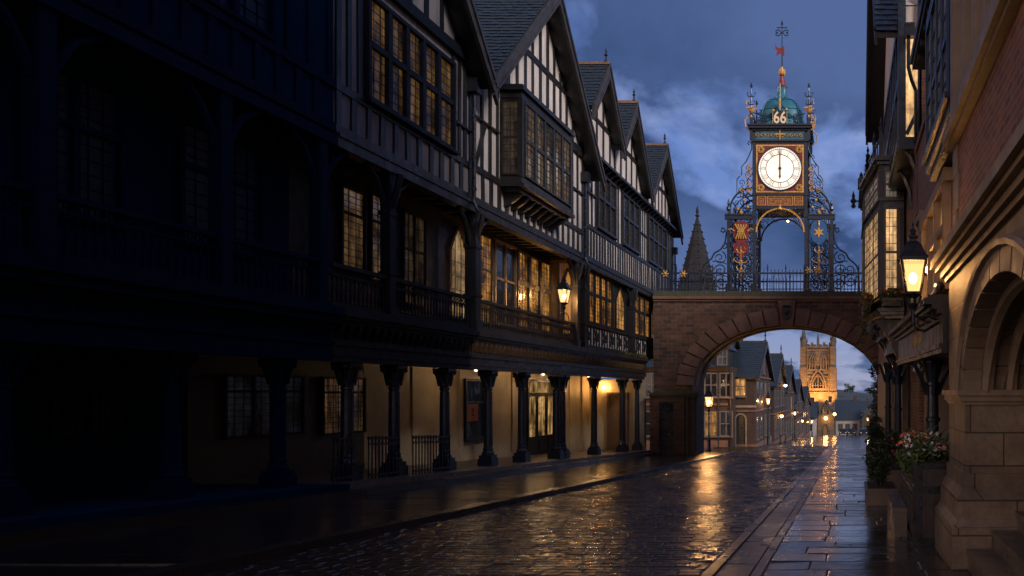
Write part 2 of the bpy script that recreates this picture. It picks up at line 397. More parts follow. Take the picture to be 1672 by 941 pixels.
mx_=k.n('ShaderNodeMixShader'); mx_.inputs[0].default_value=.45; k.l(tr.outputs[0],mx_.inputs[1]); k.l(em.outputs[0],mx_.inputs[2]); k.l(mx_.outputs[0],k.t.nodes['Material Output'].inputs[0]); M['lampglass']=k.m
# ------------------------------------------------------------------ ground
g=MB()
def terr(x,y):
    z=gz(min(y,186)) if y>-30 else gz(-30)
    if y>186: z-= min(3,(y-186)*.02)
    z-=.22
    return z
xs=[-400,-150,-60,-30,-16,-12,-6,0,6,12,30,60,150,400]; ys=[-60,-30,-10,10,30,50,80,120,160,186,230,300,420,600,900]
idx={}
for j,y in enumerate(ys):
    for i,x in enumerate(xs): g.v.append((x,y,terr(x,y)))
for j in range(len(ys)-1):
    for i in range(len(xs)-1):
        a=j*len(xs)+i; g.f.append((a,a+1,a+1+len(xs),a+len(xs)))
ST('ground',g,M['ground'])
h=MB()   # the hill beyond the town
n=60
for j in range(7):
    for i in range(n+1):
        x=-420+i*14+0.0; y=560+j*45
        zz=-14+(17.5+2.2*math.sin(i*.55)+1.6*math.sin(i*1.3+1)+ (i-30)*-.03)*math.sin(math.pi/2*j/6)**.8
        h.v.append((x,y,zz))
for j in range(6):
    for i in range(n):
        a=j*(n+1)+i; h.f.append((a,a+1,a+n+2,a+n+1))
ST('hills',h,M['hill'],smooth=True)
XR0,XR1=-6.7,-1.5
b=MB(); b.sbox(XR0,XR1,-12,66,-.2,-.018); ST('road_base',b,M['joint'])
b=MB()
y=5.5
rowi=0
while y<66:
    d=.155+R.uniform(-.010,.013)+ (0.0 if y<40 else .05)
    x=XR0+.02-R.random()*.22
    while x<XR1:
        w=R.uniform(.19,.31); xa=max(XR0+.01,x); xb=min(XR1-.01,x+w); x+=w
        if xb-xa<.06: continue
        crown=.0
        zc=gz(y+d/2)-.006+R.uniform(-.005,.006); tx=R.uniform(-.0028,.0028); ty=R.uniform(-.0026,.0026)
        i=.014; e=.008
        ya,yb=y+.008,y+d-.008
        za,zb=zc+SL*d/2,zc-SL*d/2
        xa+=e; xb-=e
        b.add([(xa,ya,za-.02),(xb,ya,za-.02),(xb,yb,zb-.02),(xa,yb,zb-.02),(xa,ya,za-.008-ty),(xb,ya,za-.008-ty),(xb,yb,zb-.008+ty),(xa,yb,zb-.008+ty),
               (xa+i,ya+i,za+tx-ty),(xb-i,ya+i,za-tx-ty),(xb-i,yb-i,zb-tx+ty),(xa+i,yb-i,zb+tx+ty)],
              [(0,1,5,4),(1,2,6,5),(2,3,7,6),(3,0,4,7),(4,5,9,8),(5,6,10,9),(6,7,11,10),(7,4,8,11),(8,9,10,11)])
    y+=d; rowi+=1
ST('road',b,M['setts'])
b=MB(); b.sbox(XR0,XR1,66,187,-.2,0); b.sbox(XR1,3.2,60,187,-.2,-.004); ST('road_beyond_arch',b,M['roadfar'])
# drainage channel: two rows of long setts with a dished row between
b=MB(); 
def rowof(mb,x0,x1,y0,y1,L,hh,gap=.012,drop=-.2,jit=.003):
    y=y0
    while y<y1:
        l=L*R.uniform(.8,1.2); e=min(y1,y+l); j=R.uniform(-jit,jit); mb.sbox(x0+j,x1+j,y,e-gap,drop,hh+j); y=e
rowof(b,-1.49,-1.37,5,150,.62,.004); rowof(b,-1.36,-1.13,5,150,.4,-.012); rowof(b,-1.12,-1.0,5,150,.62,.004); rowof(b,-.985,-.88,5,150,.9,.002)
ST('drainage_channel',b,M['kerb'])
b=MB(); b.sbox(-.88,3.3,-12,60,-.2,-.012); ST('pavement_bed',b,M['joint'])
b=MB(); y=4.5
while y<60:
    d=R.choice([.42,.5,.55,.62]); x=-.87-R.random()*.7
    while x<3.3:
        w=R.uniform(.7,1.35); xa=max(-.87,x); xb=min(3.3,x+w); x+=w
        if xb-xa<.1: continue
        z0=R.uniform(-.004,.004); tx=R.uniform(-.004,.004); ty=R.uniform(-.003,.003); g_=.007
        xa+=g_; xb-=g_; ya=y+g_; yb=y+d-g_
        A=gz(ya)+z0; B=gz(yb)+z0; i=.008
        b.add([(xa,ya,A-.03),(xb,ya,A-.03),(xb,yb,B-.03),(xa,yb,B-.03),(xa,ya,A-.006+tx-ty),(xb,ya,A-.006-tx-ty),(xb,yb,B-.006-tx+ty),(xa,yb,B-.006+tx+ty),
          (xa+i,ya+i,A+tx-ty),(xb-i,ya+i,A-tx-ty),(xb-i,yb-i,B-tx+ty),(xa+i,yb-i,B+tx+ty)],
          [(0,1,5,4),(1,2,6,5),(2,3,7,6),(3,0,4,7),(4,5,9,8),(5,6,10,9),(6,7,11,10),(7,4,8,11),(8,9,10,11)])
    y+=d
ST('pavement',b,M['flags'])
# left pavement, a step above the road
b=MB(); rowof(b,-6.98,-6.71,-12,46.5,.95,.09); rowof(b,-6.98,-6.71,57.5,150,.95,.10); ST('kerb',b,M['kerb'])
b=MB(); b.sbox(-11.2,-6.99,-12,46.5,-.2,.07); b.sbox(-14,-6.72,46.5,57.5,-.2,-.012); b.sbox(-10,-6.99,57.5,150,-.2,.08); ST('pavement_bed',b,M['joint'])
b=MB(); y=8
while y<46:
    d=R.choice([.5,.6,.7]); x=-10.9-R.random()*.7
    while x<-7.0:
        w=R.uniform(.7,1.35); xa=max(-10.9,x)+.006; xb=min(-7.0,x+w)-.006; x+=w
        if xb-xa<.1: continue
        j=R.uniform(-.004,.004); b.sbox(xa,xb,y+.006,y+d-.006,.05,.085+j)
    y+=d
y=46.6
while y<57.4:
    d=.6; x=-14
    while x<-6.72:
        w=R.uniform(.7,1.35); xb=min(-6.73,x+w); b.sbox(x+.006,xb-.006,y+.006,min(57.4,y+d)-.006,-.03,R.uniform(-.003,.005)); x+=w
    y+=d
y=57.6
while y<110:
    d=.7; x=-9.9
    while x<-7:
        w=R.uniform(.7,1.35); xb=min(-7,x+w); b.sbox(x+.006,xb-.006,y+.006,y+d-.006,.06,.10+R.uniform(-.003,.004)); x+=w
    y+=d
ST('pavement',b,M['flagsdark'])
# ------------------------------------------------------------------ left side: timber framed row
XJ=-10.9          # jettied upper wall
XG=-11.85          # gallery back wall
XA=-14.0          # arcade back wall
def jit(v,a=.01): return v+R.uniform(-a,a)
def gable(par,Yc,hl,hr,zap,pitch,xf,xb,xwall,zbase,studs,plaster,frame,slopes=(True,True),collar=(.36,),fin=True):
    """street gable, ridge along X; xf = bargeboard plane, xwall = infill plane"""
    zl=zap-pitch*hl; zr=zap-pitch*hr; th=.16
    # infill
    b=MB(); hh=(zap-.25-zbase)/pitch
    pl=max(-hh,-hl+.1); pr=min(hh,hr-.1)
    pts=[(xwall,Yc+pl,zbase),(xwall,Yc+pr,zbase)]
    if pr<hh: pts.append((xwall,Yc+pr,zap-.25-pitch*pr))
    pts.append((xwall,Yc,zap-.25))
    if -pl<hh: pts.append((xwall,Yc+pl,zap-.25-pitch*-pl))
    b.extr(pts,(-.12,0,0)); P('gable_infill',b,plaster,par)
    f=MB(); m=mx(xwall,1)
    def ztop(y): return zap-.3-pitch*abs(y-Yc)
    n=studs; levels=[zbase+(zap-.3-zbase)*c for c in collar]
    for i in range(-n,n+1):
        y=Yc+i*(hh/ (n+.45)); y=jit(y,.02); zt=ztop(y)
        if zt>zbase+.15 and Yc+pl<y<Yc+pr: f.bar(m(y,0,zbase),m(y+R.uniform(-.03,.03),0,zt),.15*R.uniform(.85,1.15),.10,up=(1,0,0))
    for i,zc in enumerate(levels):
        w=(zap-.3-zc)/pitch; f.mbox(m,max(Yc-w,Yc+pl),min(Yc+w,Yc+pr),0,.062,zc-.09,zc+.09)
    f.mbox(m,Yc+pl-.05,Yc+pr+.05,0,.13,zbase-.16,zbase+.12)
    # small arched heads between the studs under the first collar, and curved braces
    if levels:
        for i in range(-n,n):
            ya=Yc+i*(hh/(n+.45)); yb=Yc+(i+1)*(hh/(n+.45)); ym=(ya+yb)/2
            zc=levels[0]
            if ztop(ya)>zc and ztop(yb)>zc and n>2:
                pass
    for s in (-1,1):
        pts=[(xwall+.03,Yc+s*hh*.86*(1-t)+s*.12*t, zbase+.1+(zap-zbase-.9)*t**1.0+0.25*math.sin(math.pi*t)) for t in [i/6 for i in range(7)]]
    P('gable_timbers',f,frame,par)
    # roof slabs and slates
    r=MB(); s_=MB()
    for s,hw,on in ((-1,hl,slopes[0]),(1,hr,slopes[1])):
        ye=Yc+s*hw; ze=zap-pitch*hw; nl=math.hypot(1,pitch); nz=1/nl; ny=s*pitch/nl
        a=[(xf-.02,Yc,zap-th*nl),(xf-.02,ye,ze-th*nl),(xf-.02,ye,ze),(xf-.02,Yc,zap)]
        r.extr(a,(xb-xf,0,0))
        if on: slates(s_,xb,xf+.03,Yc,zap,ye+s*.1,ze-.1*pitch)
    P('roof',r,M['timber'],par)
    if s_.v: P('roof_slates',s_,M['slate'],par)
    # bargeboards
    for s,hw in ((-1,hl),(1,hr)):
        bb=MB(); ye=Yc+s*(hw+.12); ze=zap-pitch*(hw+.12)
        d=.42*math.hypot(1,pitch)
        bb.extr([(xf+.005,Yc,zap-.02),(xf+.005,ye,ze-.02),(xf+.005,ye,ze-d*.82),(xf+.005,Yc,zap-d)],(.07,0,0))
        bb.extr([(xf+.076,Yc,zap+.015),(xf+.076,ye,ze+.015),(xf+.076,ye,ze-.15),(xf+.076,Yc,zap-.15)],(.05,0,0))
        bb.extr([(xf+.076,Yc,zap-d+.10),(xf+.076,ye,ze-d*.82+.10),(xf+.076,ye,ze-d*.82),(xf+.076,Yc,zap-d)],(.03,0,0))
        P('bargeboard',bb,M['barge'],par)
    rd=MB(); x=xf+.08
    while x>xb:
        rd.extr([(x,Yc-.16,zap-.10),(x,Yc-.05,zap+.07),(x,Yc+.05,zap+.07),(x,Yc+.16,zap-.10)],(-.42,0,0)); x-=.44
    P('ridge_tiles',rd,M['tan'],par)
    if fin:
        fb=MB(); finial(fb,(xf-.1,Yc,zap+.05),.62,.07); P('finial',fb,M['ironblack'],par)
def column(par,x,y,ztop,w=.42,mat=None):
    w*=.86
    zb=gz(y)+.33; h=ztop-zb; c=MB()
    c.box(x-w*.62,x+w*.62,y-w*.62,y+w*.62,zb,zb+.24); c.box(x-w*.54,x+w*.54,y-w*.54,y+w*.54,zb+.24,zb+.34)
    c.lathe([(w*.50,.34),(w*.52,.40),(w*.44,.44),(w*.40,.50),(w*.43,.54),(w*.36,.58),(w*.34,h*.5),(w*.29,h-.62),(w*.36,h-.60),(w*.36,h-.55),(w*.28,h-.53),(w*.30,h-.40),(w*.46,h-.16),(w*.58,h-.10),(w*.58,h-.06)],(x,y,zb),14)
    for k in range(10):
        a=2*math.pi*k/10; r=w*.33
        c.bar((x+r*math.cos(a),y+r*math.sin(a),zb+.62),(x+w*.285*math.cos(a),y+w*.285*math.sin(a),zb+h-.66),.035,.03)
    c.box(x-w*.62,x+w*.62,y-w*.62,y+w*.62,ztop-.075,ztop)
    for sx,sy in ((1,1),(1,-1),(-1,1),(-1,-1)):
        pts=[(x+sx*w*(.42-.12*t+.0)+0, y+sy*w*(.42-.12*t), ztop-.09-.42*t) for t in (0,.25,.5,.75,1)]
        c.tube(pts,.055,6,.028)
        c.ball((x+sx*w*.50,y+sy*w*.50,ztop-.12),.062,6)
    for s in (-1,1):   # carved brackets reaching along the beam
        c.tube([(x,y+s*w*.35,ztop-.50),(x,y+s*w*.55,ztop-.42),(x,y+s*w*.85,ztop-.22),(x,y+s*w*1.3,ztop-.06)],.06,6,.045)
        c.tube([(x,y+s*w*.5,ztop-.16),(x,y+s*w*.7,ztop-.1),(x,y+s*w*.72,ztop-.22),(x,y+s*w*.6,ztop-.24)],.03,5)
    P('column',c,mat or M['ironblue'],par)
def baluster(mb,x,y,z0,z1,r=.028):
    h=z1-z0; mb.lathe([(r*1.3,0),(r*1.3,.06*h),(r*.6,.1*h),(r*1.25,.3*h),(r*.7,.48*h),(r*1.2,.5*h),(r*.7,.54*h),(r*.6,.8*h),(r*1.1,.88*h),(r*1.1,h)],(x,y,z0),6)
def balustrade(par,x,y0,y1,z0,z1,step=.15,mat=None):
    b=MB(); b.box(x-.07,x+.07,y0,y1,z1-.09,z1); b.box(x-.05,x+.05,y0+.001,y1-.001,z0,z0+.08); b.box(x-.035,x+.035,y0+.002,y1-.002,z1-.27,z1-.235)
    n=max(1,round((y1-y0)/step))
    for i in range(n):
        y=y0+(i+.5)*(y1-y0)/n; baluster(b,x,y,z0+.08,z1-.26)
        if i: 
            yy=y0+i*(y1-y0)/n
            b.tube([(x,yy+.05*math.cos(t*math.pi/4),z1-.165+.06*math.sin(t*math.pi/4)) for t in range(9)],.014,4)
    return P('balustrade',b,mat or (M['shadetoned'] if par==hA else M['timber_brown']),par)
def entab(par,y0,y1,carved):
    b=MB(); x=-10.92
    b.box(x-.35,x,y0,y1,2.16,2.50); b.box(x-.30,x+.05,y0+.001,y1-.001,2.50,2.58); b.box(x-.30,x-.04,y0+.002,y1-.002,2.58,2.96)
    b.box(x-.28,x+.10,y0+.003,y1-.003,2.96,3.04); b.box(x-.28,x+.19,y0+.004,y1-.004,3.04,3.12); b.box(x-.28,x+.27,y0+.005,y1-.005,3.12,3.24); b.box(x-.28,x+.20,y0+.006,y1-.006,3.24,3.32)
    b.box(x-.30,x+.03,y0+.007,y1-.007,2.27,2.31)
    P('fascia_beam',b,M['shadetoned'] if par==hA else M['timber_brown'],par)
    y=y0+.2
    while y<y1-.15:
        c=MB()
        k=int(y*4)%3
        c.extr([(x-.03,y-.06,2.95),(x+.12,y-.06,2.95),(x+.10,y-.06,2.84),(x+.03,y-.06,2.72),(x-.03,y-.06,2.64)],(0,.12,0))
        if carved:
            yy=y+.14
            c.tube([(x-.02,yy+.06*math.cos(t*math.pi/3),2.78+.09*math.sin(t*math.pi/3)) for t in range(7)],.022,5)
            c.ball((x-.02,yy,2.78),.035,6)
        y+=.30
        P('carved_bracket',c,M['shadetoned'] if not carved else M['tan'],par)
def oak_house(label,y0,y1,plaster,group='timber framed houses of the arcaded row'):
    t=T('timber_house',label,'house',(XJ,(y0+y1)/2,gz((y0+y1)/2)),group)
    # shell: ground arcade back wall, floors, gallery back wall
    b=MB(); b.box(XA-.3,XA,y0,y1,gz(y1)-.3,2.4); P('arcade_wall',b,M['cream'] if y0>20 else M['timber_brown'],t)  # house A wall in darker brown, shade put into the colour
    b=MB(); b.box(XA-.28,-10.99,y0+.01,y1-.01,2.32,2.46); b.box(XA,-10.99,y0+.02,y1-.02,2.47,3.30); P('gallery_floor',b,M['timber_brown'],t)
    b=MB(); b.sbox(XA-.1,-10.55,y0,y1,-.3,.33); P('arcade_floor',b,M['grit'],t)
    st=MB(); rowof(st,-10.545,-10.2,y0,y1,1.5,.21,.008,-.2,.002); P('step',st,M['kerb'],t)
    return t
# ---- house A (nearest gable), Y 14.4 - 22.2
A0,A1=16.25,22.2
hA=oak_house('nearest gabled timber house, panels darkened to stand in for shade, large five light amber window',A0,A1,M['plaster_shade'])
def jetty(par,y0,y1,xfront=XJ):
    tm=M['shadetoned'] if par==hA else M['timber']
    b=MB(); b.box(XG-.2,xfront-.02,y0+.01,y1-.01,6.95,7.12)
    y=y0+.3
    while y<y1-.2: b.box(XG,xfront-.05,y-.07,y+.07,6.78,6.949); y+=.55
    P('jetty_soffit',b,M['timber_brown'],par)
    c=MB(); c.box(xfront-.2,xfront+.10,y0,y1,6.72,6.94); c.box(xfront-.2,xfront+.14,y0+.001,y1-.001,6.94,7.02); c.box(xfront-.2,xfront+.06,y0+.002,y1-.002,7.02,7.20)
    P('bressummer',c,M['timber'],par)
def upper(par,y0,y1,z1,plaster,rails,studsets,extra=None,xfront=XJ):
    b=MB(); b.box(xfront-.2,xfront,y0,y1,7.18,z1); P('plaster_infill',b,plaster,par)
    f=MB(); m=mx(xfront,1)
    for i,z in enumerate(rails): f.mbox(m,y0+.001*i,y1-.001*i,0,.07+.001*i,z-.085,z+.085)
    for (ya,yb,za,zb,n,w) in studsets:
        for i in range(n+1):
            y=ya+(yb-ya)*i/n; y=jit(y,.02); f.bar(m(y,0,za),m(y+R.uniform(-.03,.03),0,zb),w*R.uniform(.85,1.15),.104,up=(1,0,0))
    for e in (extra or []): f.bar(m(e[0],.03,e[1]),m(e[2],.03,e[3]),.06,.14,up=(1,0,0))
    P('timber_frame',f,M['timber'],par)
jetty(hA,A0,A1)
upper(hA,A0,A1,10.9,M['plaster_shade'],[8.02],[(A0+.1,A1-.1,7.2,8.0,11,.17),(21.15,A1-.1,8.0,10.9,3,.13),(A0+.1,17.1,8.0,10.9,2,.15)],[(21.2,9.0,A1-.1,9.0)])
window(hA,mx(XJ,1),17.35,21.0,8.2,10.45,5,[.54],M['litmid'] if 'litmid' in M else M['litdim'],M['shadetoned'],(3,5),fw=.1,mw=.14,fo=.14,label='large five light window glowing dim amber',sill=.08)
gable(hA,17.5,3.05,4.75,15.9,1.13,-10.28,-17,XJ+.02,11.0,5,M['plaster_shade'],M['shadetoned'],slopes=(True,True))
entab(hA,A0,A1,False)
b=MB(); b.box(XG-.25,XG,A0,A1,3.31,6.94); P('gallery_wall',b,M['shadetoned'],hA)
m=mx(XG,1)
window(hA,m,17.9,18.7,4.4,6.3,1,[.7],M['litdim'],M['shadetoned'],(3,6))
window(hA,m,19.0,19.9,4.3,6.4,1,[.7],M['litdim'],M['shadetoned'],(3,6))
window(hA,m,20.4,21.4,3.9,6.3,2,[.6],M['litdark'],M['shadetoned'],(2,4))
balustrade(hA,-10.97,A0,A1,3.34,4.26)
def gpost(par,y,w=.24,z1=6.75,arch=True,dirs=(-1,1)):
    b=MB(); x=-10.97; b.box(x-w/2,x+w/2,y-w/2,y+w/2,3.33,z1); b.box(x-w*.62,x+w*.62,y-w*.62,y+w*.62,3.33,3.6); b.box(x-w*.6,x+w*.6,y-w*.6,y+w*.6,4.28,4.36); b.box(x-w*.6,x+w*.6,y-w*.6,y+w*.6,5.7,5.8)
    for s in dirs:
        b.tube([(x,y+s*w*.4,5.75),(x,y+s*(w*.4+.14),6.1),(x,y+s*(w*.4+.36),6.45),(x,y+s*(w*.4+.75),6.72)],.075,6,.06)
    b.tube([(x+.08,y,5.9),(x+.2,y,6.25),(x+.3,y,6.7)],.07,6)
    P('gallery_post',b,M['shadetoned'] if par==hA else M['timber'],par)
for y in (18.3,): gpost(hA,y)
for y in (17.3,19.1,21.5): column(hA,-11.3,y,2.16)
m=mx(XA,1)
window(hA,m,20.4,25.0-2.9,gz(20)+1.35,1.85,2,[.75],M['litshop'],M['shadetoned'],(4,5))
window(hA,m,17.2,19.6,gz(18)+1.35,1.85,3,[.75],M['dark'],M['shadetoned'],(3,5))
rl=MB()
for ya,yb in ((16.4,17.0),(17.6,18.8),(19.4,21.2)):
    za=gz(ya)+.33; zb=gz(yb)+.33
    rl.bar((-11.0,ya,za+.95),(-11.0,yb,zb+.95),.06,.05); rl.bar((-11.0,ya,za+.1),(-11.0,yb,zb+.1),.05,.04); rl.bar((-11.0,ya,za+.8),(-11.0,yb,zb+.8),.03,.03)
    n=int((yb-ya)/.13)
    for i in range(n+1):
        y=ya+(yb-ya)*i/n; z=gz(y)+.33; rl.bar((-11.0,y,z),(-11.0,y,z+1.0),.022,.022); 
        if i<n: rl.tube([(-11.0,y+.065+.055*math.cos(t*math.pi/4),z+.875+.055*math.sin(t*math.pi/4)) for t in range(9)],.009,4)
THING('arcade_railing',rl,M['ironblack'],'black iron railing between the nearest arcade columns in front of the dim shop window','railing')
# ---- house B (big gable with oriel)
B0,B1=22.2,31.6
hB=oak_house('timber house with the projecting oriel window and the biggest slate roof, white gable panels',B0,B1,M['plaster'])
jetty(hB,B0,B1)
upper(hB,B0,B1,11.2,M['plaster'],[8.05],[(B0+.12,B1-.12,7.2,8.02,17,.16),(B0+.12,23.8,8.0,11.0,3,.13),(28.6,B1-.12,8.0,11.0,5,.14)],[(B0+.1,9.55,23.8,9.55),(28.5,9.6,B1-.1,9.6),(B0+.15,8.1,22.9,9.4)])
gable(hB,27.1,4.85,5.0,15.85,1.06,-10.26,-18,XJ+.02,11.25,6,M['plaster'],M['timber'],collar=(.42,))
# oriel
ob=MB(); OX=-10.2; o0,o1=24.0,28.35
ob.box(XJ,OX,o0,o1,8.05,8.25); ob.box(XJ,OX+.1,o0-.08,o1+.08,7.93,8.05); ob.box(XJ,OX-.08,o0+.1,o1-.1,7.8,7.93)
ob.box(XJ,OX,o0,o1,10.72,10.95); ob.box(XJ,OX+.1,o0-.1,o1+.1,10.95,11.05); ob.box(XJ,OX+.05,o0-.05,o1+.05,11.05,11.14)
ob.box(XJ,OX-.03,o0+.03,o1-.03,8.25,10.72)
for y in [o0+.35+i*.52 for i in range(8)]:
    ob.extr([(XJ,y-.06,7.8),(OX-.1,y-.06,7.8),(OX-.22,y-.06,7.66),(XJ+.15,y-.06,7.42),(XJ,y-.06,7.36)],(0,.12,0))
for y in (o0+.06,o1-.06): ob.box(OX-.06,OX+.03,y-.08,y+.08,8.25,10.72)
P('oriel_bay',ob,M['timber'],hB)
window(hB,mx(OX-.03,1),o0+.22,o1-.22,8.36,10.62,5,[.5],M['litbay'] if 'litbay' in M else M['litdark'],M['timber'],(3,5),fw=.06,mw=.11,fo=.09)
window(hB,my(o0+.03,-1),XJ+.12,OX-.12,8.36,10.62,1,[.5],M['litdark'],M['timber'],(4,5),fw=.06,fo=.06)
entab(hB,B0,B1,True)
b=MB(); b.box(XG-.25,XG,B0,B1,3.31,6.94); P('gallery_wall',b,M['timber_brown'],hB)
m=mx(XG,1)
archwindow(hB,m,22.75,23.8,3.75,5.75,6.5,M['litcream2'] if 'litcream2' in M else M['lit'],M['tan'],(3,5),pointed=1)
window(hB,m,24.45,25.4,3.75,6.55,1,[.62],M['lit'],M['timber_brown'],(3,6))
window(hB,m,25.7,27.2,3.85,6.55,2,[.55],M['dark'],M['tan'],None,fw=.09,mw=.08)
window(hB,m,27.4,30.4,3.85,6.5,3,[.6],M['lit'],M['timber'],(4,7),fw=.08,mw=.18,fo=.12)
for y in (22.45,): gpost(hB,y,.32)
gpost(hB,30.9,.28,dirs=(-1,))
balustrade(hB,-10.97,B0+.45,B1-.9,3.34,4.26)
for y,w in ((24.1,.42),(26.6,.42),(29.75,.46),(30.35,.46)): column(hB,-11.3,y,2.16,w)
m=mx(XA,1)
# arcade: dark sash window with an orange notice, glazed doors
window(hB,m,28.0,29.4,gz(28.5)+1.2,1.9,1,[.62],M['dark'],M['timber'],None,fw=.09,fo=.12,label='dark sash window with an orange notice',sill=.08)
pan=MB()
for ya,yb in ((B0+.3,24.4),(25.0,27.5),(29.9,31.4)):
    pan.mbox(m,ya,yb,0,.03,gz(28)+.55,gz(28)+.62); 
for y in (24.7,27.7,29.7): pan.mbox(m,y-.12,y+.12,0,.06,gz(y)+.3,2.3)
pan.mbox(m,B0,B1,0,.04,gz(B1)+.3,gz(B0)+.52)
P('wall_moulding',pan,M['cream'],hB)
# ---- house C (three gables, glazed gallery)
C0,C1=31.6,48.0
hC=T('timber_house','long timber house with three small gables and white close studding, ending at the stone bridge','house',(XJ,40,gz(40)),'timber framed houses of the arcaded row')
CE=41.95
b=MB(); b.box(XA-.3,XA,C0,CE,gz(CE)-.3,2.4); b.box(XA,-11.0,41.6,CE,gz(CE)-.3,2.16); P('arcade_wall',b,M['cream'],hC)
b=MB(); b.box(XA-.28,-10.99,C0+.01,CE-.01,2.32,2.46); b.box(XA,-10.99,C0+.02,CE-.02,2.47,3.30); P('gallery_floor',b,M['timber_brown'],hC)
b=MB(); b.sbox(XA-.1,-10.55,C0,CE,-.3,.33); P('arcade_floor',b,M['grit'],hC)
st=MB(); rowof(st,-10.545,-10.2,C0,41.1,1.5,.21,.008,-.2,.002); P('step',st,M['kerb'],hC)
b=MB(); b.box(XG,XJ-.02,C0+.01,C1-.01,6.95,7.12); P('jetty_soffit',b,M['timber'],hC)
c=MB(); c.box(XJ-.2,XJ+.10,C0,C1,6.72,6.94); c.box(XJ-.2,XJ+.14,C0+.001,C1-.001,6.94,7.02); c.box(XJ-.2,XJ+.06,C0+.002,C1-.002,7.02,7.20); P('bressummer',c,M['timber'],hC)
st=[(C0+.15,C1-.15,7.2,8.42,42,.13),(C0+.1,33.1,8.4,11.3,3,.12),(35.9,36.9,8.4,11.3,2,.12),(39.9,41.6,8.4,11.3,4,.12),(45.9,C1-.15,8.4,11.3,5,.12)]
upper(hC,C0,C1,11.45,M['plaster'],[8.48,11.35],st,[(C0+.1,9.9,33.1,9.9),(39.9,9.9,41.6,9.9)])
m=mx(XJ,1)
window(hC,m,33.3,35.75,8.75,11.05,3,[.56],M['litdark'],M['timber'],(3,5),fw=.09,mw=.13,fo=.13,sill=.06)
window(hC,m,37.0,39.75,8.75,11.05,3,[.56],M['litdark'],M['timber'],(3,5),fw=.09,mw=.13,fo=.13,sill=.06)
window(hC,m,41.8,45.7,8.75,11.05,4,[.56],M['litdark'],M['timber'],(3,5),fw=.09,mw=.13,fo=.13,sill=.06)
gable(hC,33.2,2.0,2.25,15.75,1.25,-10.36,-18,XJ+.02,11.55,3,M['plaster'],M['timber'],collar=(.45,))
gable(hC,37.65,2.25,3.0,15.75,1.25,-10.38,-18,XJ+.022,11.55,3,M['plaster'],M['timber'],collar=(.45,))
gable(hC,44.1,3.3,3.9,15.75,1.12,-10.40,-18,XJ+.021,11.55,4,M['plaster'],M['timber'],collar=(.45,))
ev=MB(); ev.box(XJ,XJ+.42,C0+.02,C1,11.42,11.54); y=C0+.3
while y<C1: ev.extr([(XJ,y-.05,11.42),(XJ+.38,y-.05,11.42),(XJ+.05,y-.05,11.14),(XJ,y-.05,11.12)],(0,.10,0)); y+=.62
P('eaves_cornice',ev,M['timber'],hC)
# glazed gallery front
XF=-11.15; b=MB(); b.box(XF-.2,XF,C0+.3,C1,3.31,6.94); P('gallery_front',b,M['timber'],hC)
ck=MB(); ck.box(XG,-11.02,C0+.02,C0+.28,3.31,6.94); P('cheek_wall',ck,M['tan'],hC,'end wall of the glazed gallery, warm lit by the lantern')
archwindow(hC,my(C0+.02,-1),-11.75,-11.25,3.9,5.8,6.55,M['cream'],M['timber'],None,pointed=1,name='arched_panel')
m=mx(XF,1)
window(hC,m,32.0,36.1,4.55,6.62,5,[.58],M['lit'],M['timber'],(3,6),fw=.08,mw=.16,fo=.11)
archwindow(hC,m,36.75,38.2,4.55,5.9,6.6,M['litbright'],M['timber'],(3,6),pointed=1)
window(hC,m,39.9,42.9,4.55,6.55,3,[.6],M['lit'],M['timber'],(3,5),fw=.08,mw=.16,fo=.11)
archwindow(hC,m,43.3,44.3,4.55,5.9,6.55,M['litdim'],M['timber'],(2,4),pointed=1)
pn=MB(); pn.mbox(m,C0+.4,45,.001,.02,3.5,4.36); P('parapet_infill',pn,M['plaster'],hC)
pf=MB(); pf.mbox(m,C0+.31,45.2,.0,.12,4.34,4.46); pf.mbox(m,C0+.31,45.2,0,.10,3.36,3.52)
y=C0+.45; i=0
while y<44.9:
    w=.11; pf.mbox(m,y-w/2,y+w/2,.0205,.06,3.52,4.34)
    if i%3==1:
        pf.bar(m(y+.06,.035,3.6),m(y+.30,.035,4.0),.04,.06,up=(1,0,0)); pf.bar(m(y+.30,.035,3.9),m(y+.06,.035,4.3),.04,.06,up=(1,0,0))
    elif i%3==2:
        pf.tube([m(y+.19+.10*math.cos(t*math.pi/4),.035,3.93+.16*math.sin(t*math.pi/4)) for t in range(9)],.035,5)
    y+=.38; i+=1
P('parapet_timbers',pf,M['timber'],hC)
for y,w in ((31.75,.3),(38.95,.34),(45.0,.3)): gpost(hC,y,w,dirs=(1,) if y<33 else (-1,1))
b=MB()
entab(hC,C0,41.2,True)
for y,w in ((34.2,.44),(38.5,.48),(41.2,.42)): column(hC,-11.3,y,2.16,w)
m=mx(XA,1)
